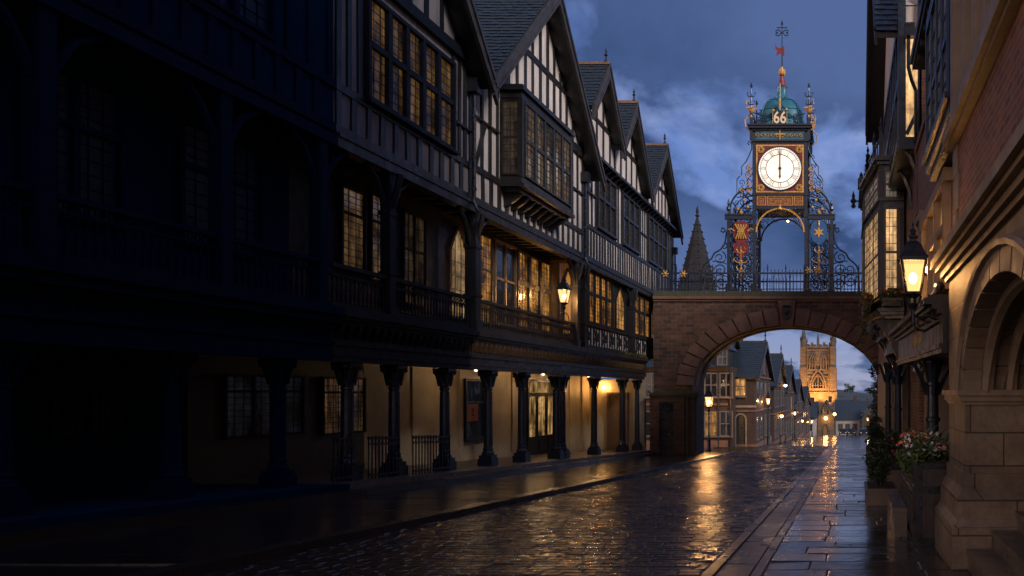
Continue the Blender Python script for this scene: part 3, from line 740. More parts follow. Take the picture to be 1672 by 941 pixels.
# glazed shop doors under house C / B
def door(par,m,u0,u1,z0,z1,mat,pane,halves=1,transom=.0,name='door',glazed=True,label=None):
    f=MB(); f.mbox(m,u0-.12,u0,0,.14,z0,z1+.12); f.mbox(m,u1,u1+.12,0,.14,z0,z1+.12); f.mbox(m,u0,u1,0,.135,z1,z1+.12)
    n=halves
    for i in range(n):
        a=u0+(u1-u0)*i/n+.01; b_=u0+(u1-u0)*(i+1)/n-.01
        zt=z1-transom
        f.mbox(m,a,b_,.0,.06,z0,z0+.85); f.mbox(m,a,a+.12,0,.062,z0+.85,zt); f.mbox(m,b_-.12,b_,0,.062,z0+.85,zt); f.mbox(m,a+.12,b_-.12,0,.061,zt-.12,zt)
        f.mbox(m,a+.15,b_-.15,.06,.08,z0+.15,z0+.7)
        if not glazed: f.mbox(m,a+.12,b_-.12,0,.04,z0+.85,zt-.12); f.mbox(m,a+.2,b_-.2,.04,.06,z0+1.0,zt-.25)
    if transom: f.mbox(m,u0,u1,0,.1,z1-transom,z1-transom+.07)
    o=P(name,f,mat,par,label)
    if glazed or transom:
        q=MB(); q.mbox(m,u0,u1,.01,.02,z0+.85 if glazed else z1-transom,z1); P('pane',q,pane,o)
    h_=MB(); c=m((u0+u1)/2+.12,.12,z0+1.05); h_.ball(c,.035,6); P('handle',h_,M['gold'],o)
    return o
dr=door(hC,m,33.4,36.6,gz(35)+.33,1.95,M['timber'],M['litshop2'] if 'litshop2' in M else M['lit'],3,.55,label='dark glazed shop doors lit from inside')
door(hC,my(41.59,-1),-12.9,-12.0,gz(41.6)+.33,1.35,M['tan'],M['dark'],1,0,glazed=False,label='pale brown door at the end of the arcade')
for ya,yb,ps in ((C0,33.2,(32.0,33.0)),(36.8,41.5,(37.0,38.6,40.4))):
    pan=MB(); pan.mbox(m,ya,yb,0,.045,gz(C1),gz(yb)+.6)
    for y in ps: pan.mbox(m,y-.12,y+.12,0,.07,gz(y)+.3,2.3)
    P('wall_moulding',pan,M['cream'],hC)
# notice in the dark window
nt=MB(); mm=mx(XA+.02,1); nt.mbox(mm,28.12,28.95,.01,.03,gz(28)+1.75,gz(28)+2.4)
n_=THING('notice',nt,M['notice'] if 'notice' in M else M['forange'],'orange notice with a dark numeral 2 hung in the dark arcade window','notice')
def textmesh(txt,size,m,u,o,z,ext=.006,bold=0,flip=False,align='CENTER',sx=1.0):
    cu=bpy.data.curves.new('lettering','FONT'); cu.body=txt; cu.size=size; cu.align_x=align; cu.align_y='CENTER'; cu.extrude=ext; cu.offset=bold; cu.resolution_u=3
    ob=bpy.data.objects.new('lettering',cu); COL.objects.link(ob); dg=bpy.context.evaluated_depsgraph_get(); me=bpy.data.meshes.new_from_object(ob.evaluated_get(dg))
    b=MB(); s=-1 if flip else 1
    b.add([m(u+s*v.co.x*sx,o+v.co.z,z+v.co.y) for v in me.vertices],[tuple(p.vertices) for p in me.polygons])
    bpy.data.objects.remove(ob); bpy.data.curves.remove(cu); bpy.data.meshes.remove(me); return b
# facing +X the reader sees Y increasing to the right
P('lettering',textmesh('2',.42,mm,28.53,.034,gz(28)+2.07,bold=.01),M['ironblack'],n_)
# downpipes (fixed to the houses)
for par,y in ((hA,22.05),(hB,31.45),(hC,47.8)):
    b=MB(); x=XJ+.16; b.box(x-.14,x+.16,y-.17,y+.17,10.1,10.5); b.tube([(x,y,10.1),(x,y,7.25),(x-.02,y,7.0),(x+.12,y,6.7),(x-.05,y,6.3)],.055,8)
    for z in (9.4,8.2,7.3): b.lathe([(.075,0),(.075,.08)],(x,y,z),8)
    P('downpipe',b,M['ironblack'],par)
# moss and trailing plant at the end of the cornice
def leaves(mb,c,rad,n,size,rnd,flat=.0,shell=.0):
    for _ in range(n):
        while True:
            p=Vector((rnd.uniform(-1,1),rnd.uniform(-1,1),rnd.uniform(-1,1)))
            if shell<p.length<1: break
        q=Vector((c[0]+p.x*rad[0],c[1]+p.y*rad[1],c[2]+p.z*rad[2])); s=size*rnd.uniform(.6,1.3)
        d=Vector((rnd.uniform(-1,1),rnd.uniform(-1,1),rnd.uniform(-.7,.9))).normalized(); w=d.cross(Vector((rnd.uniform(-1,1),rnd.uniform(-1,1),rnd.uniform(-1,1)))).normalized()
        nn=d.cross(w)*s*.12
        mb.add([q-d*s,q+w*s*.36+nn,q+d*s,q-w*s*.36+nn],[(0,1,2),(0,2,3)])
def blooms(mb,c,rad,n,size,rnd,top=True):
    for _ in range(n):
        a=rnd.uniform(0,6.283); r=rnd.random()**.5
        p=Vector((c[0]+math.cos(a)*r*rad[0],c[1]+math.sin(a)*r*rad[1],c[2]+rad[2]*(math.sqrt(max(0,1-r*r*.8))*rnd.uniform(.75,1.1)))); s=size*rnd.uniform(.7,1.3)
        ax=Vector((rnd.uniform(-1,1),rnd.uniform(-1.2,.2),rnd.uniform(.1,1))).normalized(); u=ax.cross(Vector((.3,.2,.9))).normalized(); w=ax.cross(u)
        for k in range(5):
            t=k*1.2566; d=u*math.cos(t)+w*math.sin(t); e=u*math.cos(t+.55)+w*math.sin(t+.55); f=u*math.cos(t-.55)+w*math.sin(t-.55)
            mb.add([p,p+f*s*.7+ax*s*.15,p+d*s+ax*s*.3,p+e*s*.7+ax*s*.15],[(0,1,2,3)])
b=MB()
for i in range(24):
    y=36.5+i*.18; leaves(b,(-10.72,y,3.36+.03*math.sin(i)),(.14,.16,.09),16,.06,R)
THING('trailing_plant',b,M['leafgold'],'yellow green plant trailing along the cornice ledge beside the stone bridge','plant')
# lights of the row
lantern((-11.0,29.75,4.95),.52,'hanging black lantern glowing in front of the gallery windows','lantern','gas lanterns',380,.09,hang=1)
_l=[o for o in bpy.data.objects if o.name.startswith('wall_lantern')][-1]
b=MB(); b.tube([(-11.0,29.75,6.0),(-11.0,29.75,6.74)],.02,5); b.tube([(-11.0,29.75,4.75),(-11.0,29.75,4.25)],.03,6); b.tube([(-11.0,29.75,4.5),(-11.0,29.95,4.6),(-11.0,30.2,4.5),(-11.0,30.3,4.3)],.018,5); b.tube([(-11.0,29.75,4.5),(-11.0,29.55,4.6),(-11.0,29.35,4.45)],.018,5)
P('hanger',b,M['ironblack'],_l.name)
def sconce(x,y,z,label,power,r=.06,group='warm lamps inside the arcade',dx=.16):
    t=T('arcade_lamp',label,'lamp',(x,y,z-.1),group)
    b=MB(); b.tube([(x,y+.24,z-.02),(x,y+.1,z-.12),(x,y,z-.1)],.015,5); b.lathe([(.06,-.1),(.075,-.06),(.05,-.05)],(x,y,z),8); P('bracket',b,M['ironblack'],t)
    g=MB(); g.ball((x,y,z+.02),r,10); P('globe',g,M['smallglow'],t)
    light('lamp_light',(x,y,z+.02),power,(1,.48,.14),r*1.25,t); return t
def ceiling_lamp(x,y,label,power):
    t=T('arcade_lamp',label,'lamp',(x,y,2.32),'warm lamps inside the arcade'); b=MB(); b.lathe([(.03,0),(.10,-.015),(.10,-.03)][::-1],(x,y,2.32),10); P('mount',b,M['ironblack'],t)
    g=MB(); g.ball((x,y,2.25),.05,8); P('globe',g,M['smallglow'],t); light('lamp_light',(x,y,2.25),power,(1,.62,.31),.066,t); return t
sconce(-13.15,41.35,1.7,'warm wall lamp glowing on the end wall of the arcade above the pale brown door',100)
ceiling_lamp(-12.7,32.0,'small ceiling lamp inside the arcade, left of the glazed shop doors',62)
ceiling_lamp(-12.7,26.2,'small ceiling lamp inside the arcade, before the dark window with the notice',26)
ceiling_lamp(-12.7,37.6,'small ceiling lamp inside the arcade, right of the glazed shop doors',75)
# ------------------------------------------------------------------ nearest house on the left, its colours standing in for a dark fade
nh=T('timber_house','nearest house of the arcaded row, coloured dark navy all over to stand in for the dark fade','house',(-10.9,9,gz(9)),'timber framed houses of the arcaded row')
N0,N1=3.0,16.24
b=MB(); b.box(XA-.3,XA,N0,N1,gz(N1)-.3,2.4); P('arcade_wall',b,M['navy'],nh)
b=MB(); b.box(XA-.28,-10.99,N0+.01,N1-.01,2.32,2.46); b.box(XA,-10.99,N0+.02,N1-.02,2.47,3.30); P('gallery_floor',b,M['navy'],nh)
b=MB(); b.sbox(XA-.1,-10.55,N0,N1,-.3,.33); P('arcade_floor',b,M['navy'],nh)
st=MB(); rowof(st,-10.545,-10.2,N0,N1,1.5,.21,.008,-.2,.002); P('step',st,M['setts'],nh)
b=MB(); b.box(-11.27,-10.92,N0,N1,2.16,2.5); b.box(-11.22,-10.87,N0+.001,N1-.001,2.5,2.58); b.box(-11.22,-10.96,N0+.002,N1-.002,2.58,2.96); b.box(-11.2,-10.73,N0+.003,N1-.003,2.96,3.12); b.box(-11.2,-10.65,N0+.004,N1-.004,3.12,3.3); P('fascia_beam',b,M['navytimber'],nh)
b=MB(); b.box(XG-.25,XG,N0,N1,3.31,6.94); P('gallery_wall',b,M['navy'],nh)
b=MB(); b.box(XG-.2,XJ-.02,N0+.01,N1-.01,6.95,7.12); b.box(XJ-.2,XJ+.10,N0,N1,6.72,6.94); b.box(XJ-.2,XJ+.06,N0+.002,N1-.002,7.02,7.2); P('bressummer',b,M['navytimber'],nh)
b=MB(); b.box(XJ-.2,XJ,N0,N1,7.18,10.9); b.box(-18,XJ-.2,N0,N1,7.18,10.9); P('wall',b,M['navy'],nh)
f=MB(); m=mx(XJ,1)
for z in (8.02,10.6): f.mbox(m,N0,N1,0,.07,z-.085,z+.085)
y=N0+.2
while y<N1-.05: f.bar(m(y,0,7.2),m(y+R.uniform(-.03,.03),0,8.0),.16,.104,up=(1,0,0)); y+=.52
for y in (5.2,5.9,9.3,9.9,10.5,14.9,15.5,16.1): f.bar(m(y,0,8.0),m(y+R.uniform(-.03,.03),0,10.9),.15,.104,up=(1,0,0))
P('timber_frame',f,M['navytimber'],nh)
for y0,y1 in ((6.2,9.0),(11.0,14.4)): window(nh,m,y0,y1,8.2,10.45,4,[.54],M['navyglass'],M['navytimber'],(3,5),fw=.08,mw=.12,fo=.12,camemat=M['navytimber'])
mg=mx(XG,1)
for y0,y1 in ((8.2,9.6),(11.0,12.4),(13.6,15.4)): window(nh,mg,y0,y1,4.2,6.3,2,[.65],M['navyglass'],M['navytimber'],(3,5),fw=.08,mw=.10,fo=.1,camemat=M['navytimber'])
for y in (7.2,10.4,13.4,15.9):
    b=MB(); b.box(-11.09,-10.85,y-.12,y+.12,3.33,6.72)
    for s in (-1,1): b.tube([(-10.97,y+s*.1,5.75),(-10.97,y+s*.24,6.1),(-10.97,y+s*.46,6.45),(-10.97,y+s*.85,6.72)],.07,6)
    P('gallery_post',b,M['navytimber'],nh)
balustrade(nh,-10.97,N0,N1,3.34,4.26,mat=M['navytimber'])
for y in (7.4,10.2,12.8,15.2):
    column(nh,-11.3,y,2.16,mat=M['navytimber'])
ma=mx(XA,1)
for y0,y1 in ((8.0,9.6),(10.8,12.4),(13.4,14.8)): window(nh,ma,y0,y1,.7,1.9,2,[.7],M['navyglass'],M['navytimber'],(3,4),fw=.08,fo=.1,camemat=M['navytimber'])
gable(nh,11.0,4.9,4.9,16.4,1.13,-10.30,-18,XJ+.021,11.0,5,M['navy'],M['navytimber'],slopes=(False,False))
# ------------------------------------------------------------------ the stone bridge
BY0,BY1=42.0,45.5; BL,BR=-10.62,2.7; BC=-3.3; BA=5.2; BZ=1.84; BH=3.36; ZD=6.58
br=T('stone_bridge','red sandstone arch bridge carrying the clock across the street','bridge',(BC,44.2,gz(44)))
def apt(t,k=0.0): return (BC-(BA+k)*math.cos(t), BZ+(BH+k)*math.sin(t))
NA=24
b=MB()
zb=-2.6
pts=[(BL,BY0,zb),(BC-BA,BY0,zb)]+[(x,BY0,z) for x,z in [apt(math.pi*i/NA) for i in range(NA+1)]]+[(BC+BA,BY0,zb),(BR,BY0,zb),(BR,BY0,ZD),(BL,BY0,ZD)]
b.extr(pts,(0,BY1-BY0,0)); P('spandrel_wall',b,M['bridge'],br)
b=MB()
for i in range(21):
    t0=math.pi*(i+.06)/21; t1=math.pi*(i+.94)/21; kk=.84+(.05 if i%2 else 0)
    pr=R.uniform(.05,.075)
    q=[apt(t0,-.02),apt((t0+t1)/2,-.02),apt(t1,-.02),apt(t1,kk),apt((t0+t1)/2,kk),apt(t0,kk)]
    if q[3][0]<BL or q[3][0]>BR: continue
    b.extr([(x,BY0-pr,z) for x,z in q],(0,pr+.25,0))
P('arch_ring',b,M['vouss'],br)
for y in (43.2,44.7):
    b=MB()
    for i in range(16):
        a,c=apt(math.pi*i/16,-.03),apt(math.pi*(i+1)/16,-.03)
        b.extr([(a[0],y-.3,a[1]),(c[0],y-.3,c[1]),(c[0]+(c[0]-BC)*.03,y-.3,c[1]+.15),(a[0]+(a[0]-BC)*.03,y-.3,a[1]+.15)],(0,.6,0))
    P('soffit_rib',b,M['vouss'],br)
b=MB(); b.box(BL,BR,BY0-.16,BY1+.16,ZD+.002,ZD+.15); b.box(BL,BR,BY0-.08,BY1+.08,ZD-.12,ZD+.001); P('string_course',b,M['vouss'],br)
b=MB(); x=BL
while x<BR:
    w=R.uniform(1.0,1.5); e=min(BR,x+w)
    for y0,y1 in ((BY0-.05,BY0+.45),(BY1-.45,BY1+.05)): b.box(x+.006,e-.006,y0,y1,ZD+.152,7.02+R.uniform(-.01,.012))
    x=e
b.box(BL,BR,BY0+.46,BY1-.46,ZD+.152,6.95)
P('parapet',b,M['moss'],br)
b=MB(); kx=BC+.02   # keystone with carved shield
b.extr([(kx-.32,BY0-.22,BZ+BH-.10),(kx+.32,BY0-.22,BZ+BH-.10),(kx+.48,BY0-.22,ZD-.12),(kx-.48,BY0-.22,ZD-.12)],(0,.3,0)); ks=P('keystone',b,M['vouss'],br)
b=MB(); zc=BZ+BH+.62
b.extr([(kx-.27,BY0-.30,zc+.30),(kx+.27,BY0-.30,zc+.30),(kx+.27,BY0-.30,zc-.05),(kx+.15,BY0-.30,zc-.28),(kx,BY0-.30,zc-.38),(kx-.15,BY0-.30,zc-.28),(kx-.27,BY0-.30,zc-.05)],(0,.09,0))
b.ball((kx,BY0-.30,zc),.13,8); b.lathe([(.18,0),(.24,.03),(.2,.08)],(kx,BY0-.28,zc+.32),8)
P('carved_shield',b,M['leadstone'] if 'leadstone' in M else M['moss'],ks)
# porch at the left foot of the bridge
b=MB(); py=41.2
b.box(BL,-10.12,py,BY0,-2.4,1.3); b.box(-9.30,-8.75,py,BY0,-2.4,1.3); b.box(-10.119,-9.301,py,BY0,.95,1.3); b.box(-8.75,-8.15,py+.2,BY0,-2.4,1.3); b.box(-10.119,-9.301,py+.3,BY0,-2.4,.95)
P('porch_wall',b,M['bridge'],br)
b=MB(); b.box(BL,-7.95,py-.12,BY0-.001,1.302,1.46); b.box(BL,-8.05,py-.05,BY0-.002,1.18,1.30); b.box(-8.72,-8.55,py+.08,py+.2,-2.4,1.17); b.box(-8.35,-8.2,py+.08,py+.2,-2.4,1.17)
P('porch_ledge',b,M['moss'],br)
door(br,my(py+.3,-1),-10.02,-9.40,-1.85,.85,M['ironblack'],M['dark'],1,.55,glazed=False,label='black door in the foot of the bridge')
b=MB()
for i in range(12): leaves(b,(-10.3+i*.17,41.15,1.5),(.1,.1,.07),9,.05,R)
THING('trailing_plant',b,M['leafgold'],'mossy yellow green plant on the ledge above the black door in the bridge','plant')
# railings
def railing(y,x0,x1,z0,z1,label,skip=()):
    b=MB(); b.box(x0,x1,y-.025,y+.025,z1-.14,z1-.08); b.box(x0,x1,y-.02,y+.02,z0+.10,z0+.15); b.box(x0,x1,y-.018,y+.018,z0+.95,z0+.99)
    n=int((x1-x0)/.20)
    for i in range(n+1):
        x=x0+(x1-x0)*i/n; big=(i%5==0)
        b.box(x-(.03 if big else .017),x+(.03 if big else .017),y-.03 if big else y-.017,y+.03 if big else y+.017,z0,z1+(.12 if big else 0))
        if big: b.lathe([(.045,0),(.05,.05),(.015,.1),(.03,.16),(.003,.26)],(x,y,z1+.12),6)
        else: b.lathe([(.028,0),(.003,.12)],(x,y,z1),5)
    r=THING('railing',b,M['ironblue'],label,'railing','iron railings on the bridge')
    return r
r1=railing(42.15,-10.4,1.25,7.03,8.16,'near iron railing along the top of the bridge, in front of the clock')
r2=railing(45.35,-10.4,1.25,7.03,8.16,'far iron railing along the top of the bridge, seen behind the clock posts')
b=MB()
for x in (-10.0,-9.0,-2.1,-1.6):
    b=MB()
    for k in range(6):
        a=k*1.047; b.bar((x,42.10,8.0 if x<-8 else 8.2),(x+.2*math.cos(a),42.10,(8.0 if x<-8 else 8.2)+.2*math.sin(a)),.06,.03,up=(0,1,0))
    b.ball((x,42.09,8.0 if x<-8 else 8.2),.07,6); P('gilded_star',b,M['gold'],r1)
pass
# ------------------------------------------------------------------ the clock
CX=-3.72; CY0=42.55; CY1=45.1; W=1.44; ZB=7.0
ck=T('clock_tower','ornate iron clock tower with a glowing dial at six o clock and a verdigris dome','clock',(CX,(CY0+CY1)/2,ZB))
def spiral(c,r,turns,ph,d=1,n=16,tail=None):
    out=[]
    for i in range(n+1):
        t=i/n; a=ph+d*turns*2*math.pi*t; rr=r*(1-.86*t); out.append((c[0]+rr*math.cos(a),c[1]+rr*math.sin(a)))
    return out
def scrolls(mb,x0,x1,z0,z1,y,cell,r,rnd,fn=None):
    nx=max(1,round((x1-x0)/cell)); nz=max(1,round((z1-z0)/cell)); cw=(x1-x0)/nx; ch=(z1-z0)/nz
    for i in range(nx):
        for j in range(nz):
            cx=x0+(i+.5)*cw; cz=z0+(j+.5)*ch; d=1 if (i+j)%2 else -1
            if fn and not fn(cx,cz): continue
            ph=rnd.choice([0,1.57,3.14,4.71]) 
            a=spiral((cx,cz),min(cw,ch)*.52,1.35,ph,d,12); mb.tube([(p[0],y,p[1]) for p in a],r,4,r*.7)
            a2=[(cx+math.cos(ph)*min(cw,ch)*.52,cz+math.sin(ph)*min(cw,ch)*.52)]; 
            e=(a2[0][0]+rnd.uniform(-.4,.4)*cw,a2[0][1]+rnd.uniform(.3,.7)*ch*rnd.choice([-1,1])); mid=((a2[0][0]+e[0])/2+.15*cw*d,(a2[0][1]+e[1])/2)
            if x0<e[0]<x1 and z0<e[1]<z1: mb.tube([(a2[0][0],y,a2[0][1]),(mid[0],y,mid[1]),(e[0],y,e[1])],r,4)
# posts
for (x,y) in ((CX-W,CY0),(CX+W,CY0),(CX-W,CY1),(CX+W,CY1)):
    b=MB(); b.box(x-.085,x+.085,y-.085,y+.085,ZB,15.9); b.box(x-.15,x+.15,y-.15,y+.15,ZB,ZB+.5); b.box(x-.12,x+.12,y-.12,y+.12,11.2,11.4); b.box(x-.12,x+.12,y-.12,y+.12,12.4,12.52); P('corner_post',b,M['ironblue'],ck)
OW=2.86
for s in (-1,1):
    for y in (CY0,CY1):
        x=CX+s*OW; b=MB(); b.box(x-.08,x+.08,y-.08,y+.08,ZB,11.3); b.box(x-.14,x+.14,y-.14,y+.14,ZB,ZB+.5); b.lathe([(.1,0),(.13,.06),(.05,.12),(.05,.22),(.13,.34),(.11,.48),(.04,.56),(.08,.66),(.004,.95)],(x,y,11.3),8); P('outer_post',b,M['ironblue'],ck)
b=MB()   # beams
for y in (CY0,CY1):
    for s in (-1,1):
        xa,xb=sorted((CX+s*(W+.09),CX+s*(OW+.2))); b.box(xa,xb,y-.1,y+.1,11.08,11.30); b.box(xa,xb,y-.14,y+.14,11.30,11.37)
for s in (-1,1): 
    b.box(CX+s*OW-.06,CX+s*OW+.06,CY0+.085,CY1-.085,11.1,11.28)
P('side_beam',b,M['ironblue'],ck)
# side scroll panels
rr=random.Random(3)
for s in (-1,1):
    xa,xb=sorted((CX+s*(W+.14),CX+s*(OW-.12)))
    for y in (CY0,CY1):
        b=MB()
        for x in (xa+.04,xb-.04): b.box(x-.025,x+.025,y-.025,y+.025,ZB+.1,11.08)
        scrolls(b,xa+.1,xb-.1,ZB+.2,11.0,y,.31,.024,rr)
        scrolls(b,xa+.1,xb-.1,ZB+.2,11.0,y+.03,.5,.026,rr)
        P('scroll_panel',b,M['ironblue'],ck)
    b=MB(); t=MB(); scrolls(t,CY0+.2,CY1-.2,ZB+.2,11.0,0,.5,.026,rr); b.add([(CX+s*OW+y,x,z) for x,y,z in t.v],[tuple(reversed(f)) for f in t.f]); P('scroll_panel',b,M['ironblue'],ck)
    # quarter arch above the panel
    for y in (CY0,CY1):
        b=MB()
        arc=[(CX+s*(OW-.05)-s*1.25*(1-math.cos(t*math.pi/20)), 11.37+1.45*math.sin(t*math.pi/20)**.9) for t in range(11)]
        b.tube([(x,y,z) for x,z in arc],.055,6)
        arc2=[(CX+s*(OW-.3)-s*1.0*(1-math.cos(t*math.pi/20)), 11.37+1.0*math.sin(t*math.pi/20)**.9) for t in range(11)]
        b.tube([(x,y,z) for x,z in arc2],.03,5)
        xq0,xq1=sorted((CX+s*(W+.12),CX+s*(OW-.25)))
        scrolls(b,xq0,xq1,11.45,12.6,y,.36,.026,rr,lambda x,z:(abs(x-CX)-W)/(OW-W)<1.02-((z-11.4)/1.5)**1.6)
        P('quarter_arch',b,M['ironblue'],ck)
    g_=MB()
    for (dx,dz) in ((.35,.35),(.55,.75),(.9,.25)): g_.ball((CX+s*(W+dx),CY0-.05,11.4+dz),.085,6)
    # scroll bracket beside the dial, stepped outline
    g2=MB()
    for y in (CY0,CY1):
        br_=MB()
        prof=[(W+.95,12.35),(W+.95,13.3),(W+.80,13.5),(W+.70,13.55),(W+.70,14.0),(W+.45,14.3),(W+.25,14.7),(W+.14,15.0),(W+.14,15.3),(W+.3,15.45),(W+.36,15.3),(W+.27,15.22)]
        br_.tube([(CX+s*a,y,z) for a,z in prof],.032,5)
        br_.tube([(CX+s*a,y,z) for a,z in ((W+.09,12.4),(W+.35,12.5),(W+.65,12.35),(W+.95,12.3))],.03,5)
        scrolls(br_,*sorted((CX+s*(W+.12),CX+s*(W+.9))),12.5,14.6,y+.02,.4,.024,rr,lambda x,z:(abs(x-CX)-W)<.92-(z-12.5)*.33)
        P('dial_bracket',br_,M['ironblue'],ck)
    scrolls(g2,*sorted((CX+s*(W+.15),CX+s*(W+.8))),12.55,14.4,CY0-.03,.36,.04,rr,lambda x,z:(abs(x-CX)-W)<.80-(z-12.5)*.33)
    P('gilded_leaves',g2,M['gold'],ck)
    P('gilded_knob',g_,M['gold'],ck)
    # outermost floor scroll bracket
    ob_=MB(); 
    L=1.75
    out=[(OW+.22,10.55),(OW+.36,10.62),(OW+.42,10.42),(OW+.28,10.36),(OW+.18,10.5),(OW+.12,10.35),(OW+.2,9.75),(OW+.45,9.4),(OW+.8,9.2),(OW+.95,8.9),(OW+1.2,8.7),(OW+1.4,8.5),(OW+1.5,8.15),(OW+1.55,7.1)]
    ob_.tube([(CX+s*a,CY0,z) for a,z in out],.045,6)
    for (a,z,r_,tr,ph) in ((OW+.5,8.95,.38,1.5,2.0),(OW+.45,8.25,.36,1.4,0),(OW+1.0,8.3,.36,1.4,3.0),(OW+1.05,7.65,.40,1.5,1.0),(OW+.4,7.55,.34,1.4,4.0),(OW+.25,9.6,.2,1.2,1.5)):
        p=spiral((CX+s*a,z),r_,tr,ph if s>0 else math.pi-ph,s,18); ob_.tube([(x,CY0,zz) for x,zz in p],.036,5,.028)
    for (a,z,a2,z2) in ((OW+.12,8.6,OW+.9,8.75),(OW+.1,7.9,OW+.7,7.95),(OW+.7,7.1,OW+.75,8.0),(OW+1.3,7.1,OW+1.4,8.0)):
        ob_.tube([(CX+s*(a+(a2-a)*t/4),CY0,z+(z2-z)*t/4+.08*math.sin(t*math.pi/4)) for t in range(5)],.03,5)
    P('floor_scroll',ob_,M['ironblue'],ck)
    # heraldic shield
    sx=CX+s*(W+.72); sz=10.35
    sh=MB(); w_=.44; ht=.62
    ol=[(sx-w_,sz+.36),(sx-w_*.7,sz+.56),(sx,sz+.64),(sx+w_*.7,sz+.56),(sx+w_,sz+.36),(sx+w_,sz-.22),(sx+w_*.7,sz-.5),(sx,sz-.72),(sx-w_*.7,sz-.5),(sx-w_,sz-.22)]
    sh.extr([(x,CY0-.12,z) for x,z in ol],(0,.06,0))
    if s<0:   # lower mantling
        sh.extr([(x,CY0-.10,z) for x,z in [(sx-.42,sz-.55),(sx-.2,sz-.62),(sx,sz-.78),(sx+.2,sz-.62),(sx+.42,sz-.55),(sx+.4,sz-1.1),(sx+.2,sz-1.2),(sx,sz-1.6),(sx-.2,sz-1.2),(sx-.4,sz-1.1)]],(0,.03,0))
    so=P('shield',sh,M['red'] if s<0 else M['blue'],ck,'crimson shield with gilded sheaf' if s<0 else 'blue shield with gilded star')
    em=MB()
    if s<0:
        for a in (-.32,-.16,0,.16,.32): em.tube([(sx+a*1.0,CY0-.16,sz+.42),(sx+a*.35,CY0-.17,sz+.05),(sx+a*.9,CY0-.16,sz-.38)],.05,5,.035)
        em.bar((sx-.2,CY0-.17,sz+.02),(sx+.2,CY0-.17,sz+.02),.08,.06)
        for q in (-1,1): em.tube([(sx+q*.35,CY0-.14,sz+.05),(sx+q*.55,CY0-.14,sz+.2),(sx+q*.68,CY0-.14,sz+.12)],.04,5)
    else:
        for k in range(6):
            a=math.pi/2+k*math.pi/3; em.extr([(sx+.34*math.cos(a),CY0-.15,sz+.34*math.sin(a)),(sx+.13*math.cos(a+.5),CY0-.15,sz+.13*math.sin(a+.5)),(sx,CY0-.15,sz),(sx+.13*math.cos(a-.5),CY0-.15,sz+.13*math.sin(a-.5))][::-1],(0,.03,0))
        em.tube([(sx,CY0-.15,sz+.35),(sx,CY0-.15,sz+.62)],.04,5)
    P('emblem',em,M['gold'],so)
    # gilded staff and scrolls below the shield
    g3=MB(); g3.tube([(sx,CY0-.08,sz-.75),(sx,CY0-.08,7.6)],.03,5)
    for z,a in ((9.3,.25),(8.75,.42),(8.3,.26),(7.9,.2)):
        for q in (-1,1): g3.tube([(sx,CY0-.09,z-.12),(sx+q*a*.6,CY0-.09,z-.06),(sx+q*a,CY0-.09,z+.12),(sx+q*a*.7,CY0-.09,z+.22)],.032,5,.02)
        g3.ball((sx,CY0-.09,z),.08,6)
    P('gilded_staff',g3,M['gold'],ck)
    g3=MB(); g3.lathe([(.07,0),(.1,.1),(.02,.2),(.004,.3)],(sx,CY0-.1,11.37),7); P('gilded_knob',g3,M['gold'],ck)
# inner side panels between corner posts (front to back) and arches
for s in (-1,1):
    b=MB(); t=MB(); scrolls(t,CY0+.12,CY1-.12,ZB+.2,10.4,0,.45,.026,rr); b.add([(CX+s*(W-.0)+y,x,z) for x,y,z in t.v],[tuple(reversed(f)) for f in t.f]); P('scroll_panel',b,M['ironblue'],ck)
gb=MB()
for y in (CY0,CY1):
    b=MB()
    arc=[(CX-1.32*math.cos(math.pi*i/20), 10.35+1.3*math.sin(math.pi*i/20)) for i in range(21)]
    (gb if y==CY0 else b).tube([(x,y-.09,z) for x,z in arc],.05,6)
    for i in range(20):
        a,c=arc[i],arc[i+1]
    if b.v: P('arch_rib',b,M['ironblue'],ck)
    for xa in (CX-1.35,CX):
        b=MB(); scrolls(b,xa,xa+1.35,10.4,11.75,y,.3,.024,rr,lambda x,z:((x-CX)/1.4)**2+((z-10.35)/1.4)**2>1.0); P('arch_scrolls',b,M['ironblue'],ck)
gb.lathe([(.03,0),(.13,.05),(.1,.14),(.04,.24),(.05,.3),(.005,.36)],(CX,CY0-.12,11.55),8)
P('gilded_arch',gb,M['gold'],ck)
b=MB(); b.box(CX-W+.09,CX+W-.09,CY0+.1,CY1-.1,11.72,11.80)
b.box(CX-W-.1,CX+W+.1,CY0-.10,CY1+.10,12.40,12.52); b.box(CX-W,CX+W,CY0-.05,CY0+.04,11.66,11.80)
b.box(CX-W+.09,CX+W-.09,CY0+.05,CY1-.05,12.521,15.2)
b.box(CX-W-.06,CX+W+.06,CY0-.06,CY1+.06,15.25,15.38); b.box(CX-W-.16,CX+W+.16,CY0-.16,CY1+.16,15.38,15.48)
b.box(CX-W-.10,CX+W+.10,CY0-.10,CY1+.10,16.0,16.10); b.box(CX-W-.26,CX+W+.26,CY0-.26,CY1+.26,16.10,16.22); b.box(CX-W-.34,CX+W+.34,CY0-.34,CY1+.34,16.22,16.30)
P('clock_case',b,M['ironblue'],ck)
fr=MB(); fr.box(CX-W+.07,CX+W-.07,CY0-.03,CY0+.04,15.49,15.99); fo=P('frieze',fr,M['teal'],ck)
g=MB(); x=CX-W+.2; i=0
while x<CX+W-.15:
    p=spiral((x,15.73),.13,1.1,R.choice([0,1.57,3.14]),1 if i%2 else -1,8); g.tube([(a,CY0-.06,c) for a,c in p],.026,4); x+=.27; i+=1
g.bar((CX,CY0-.07,15.5),(CX,CY0-.07,16.0),.09,.05); g.bar((CX-.25,CY0-.07,15.8),(CX+.25,CY0-.07,15.8),.05,.07)
P('gilded_scrolls',g,M['gold'],fo)
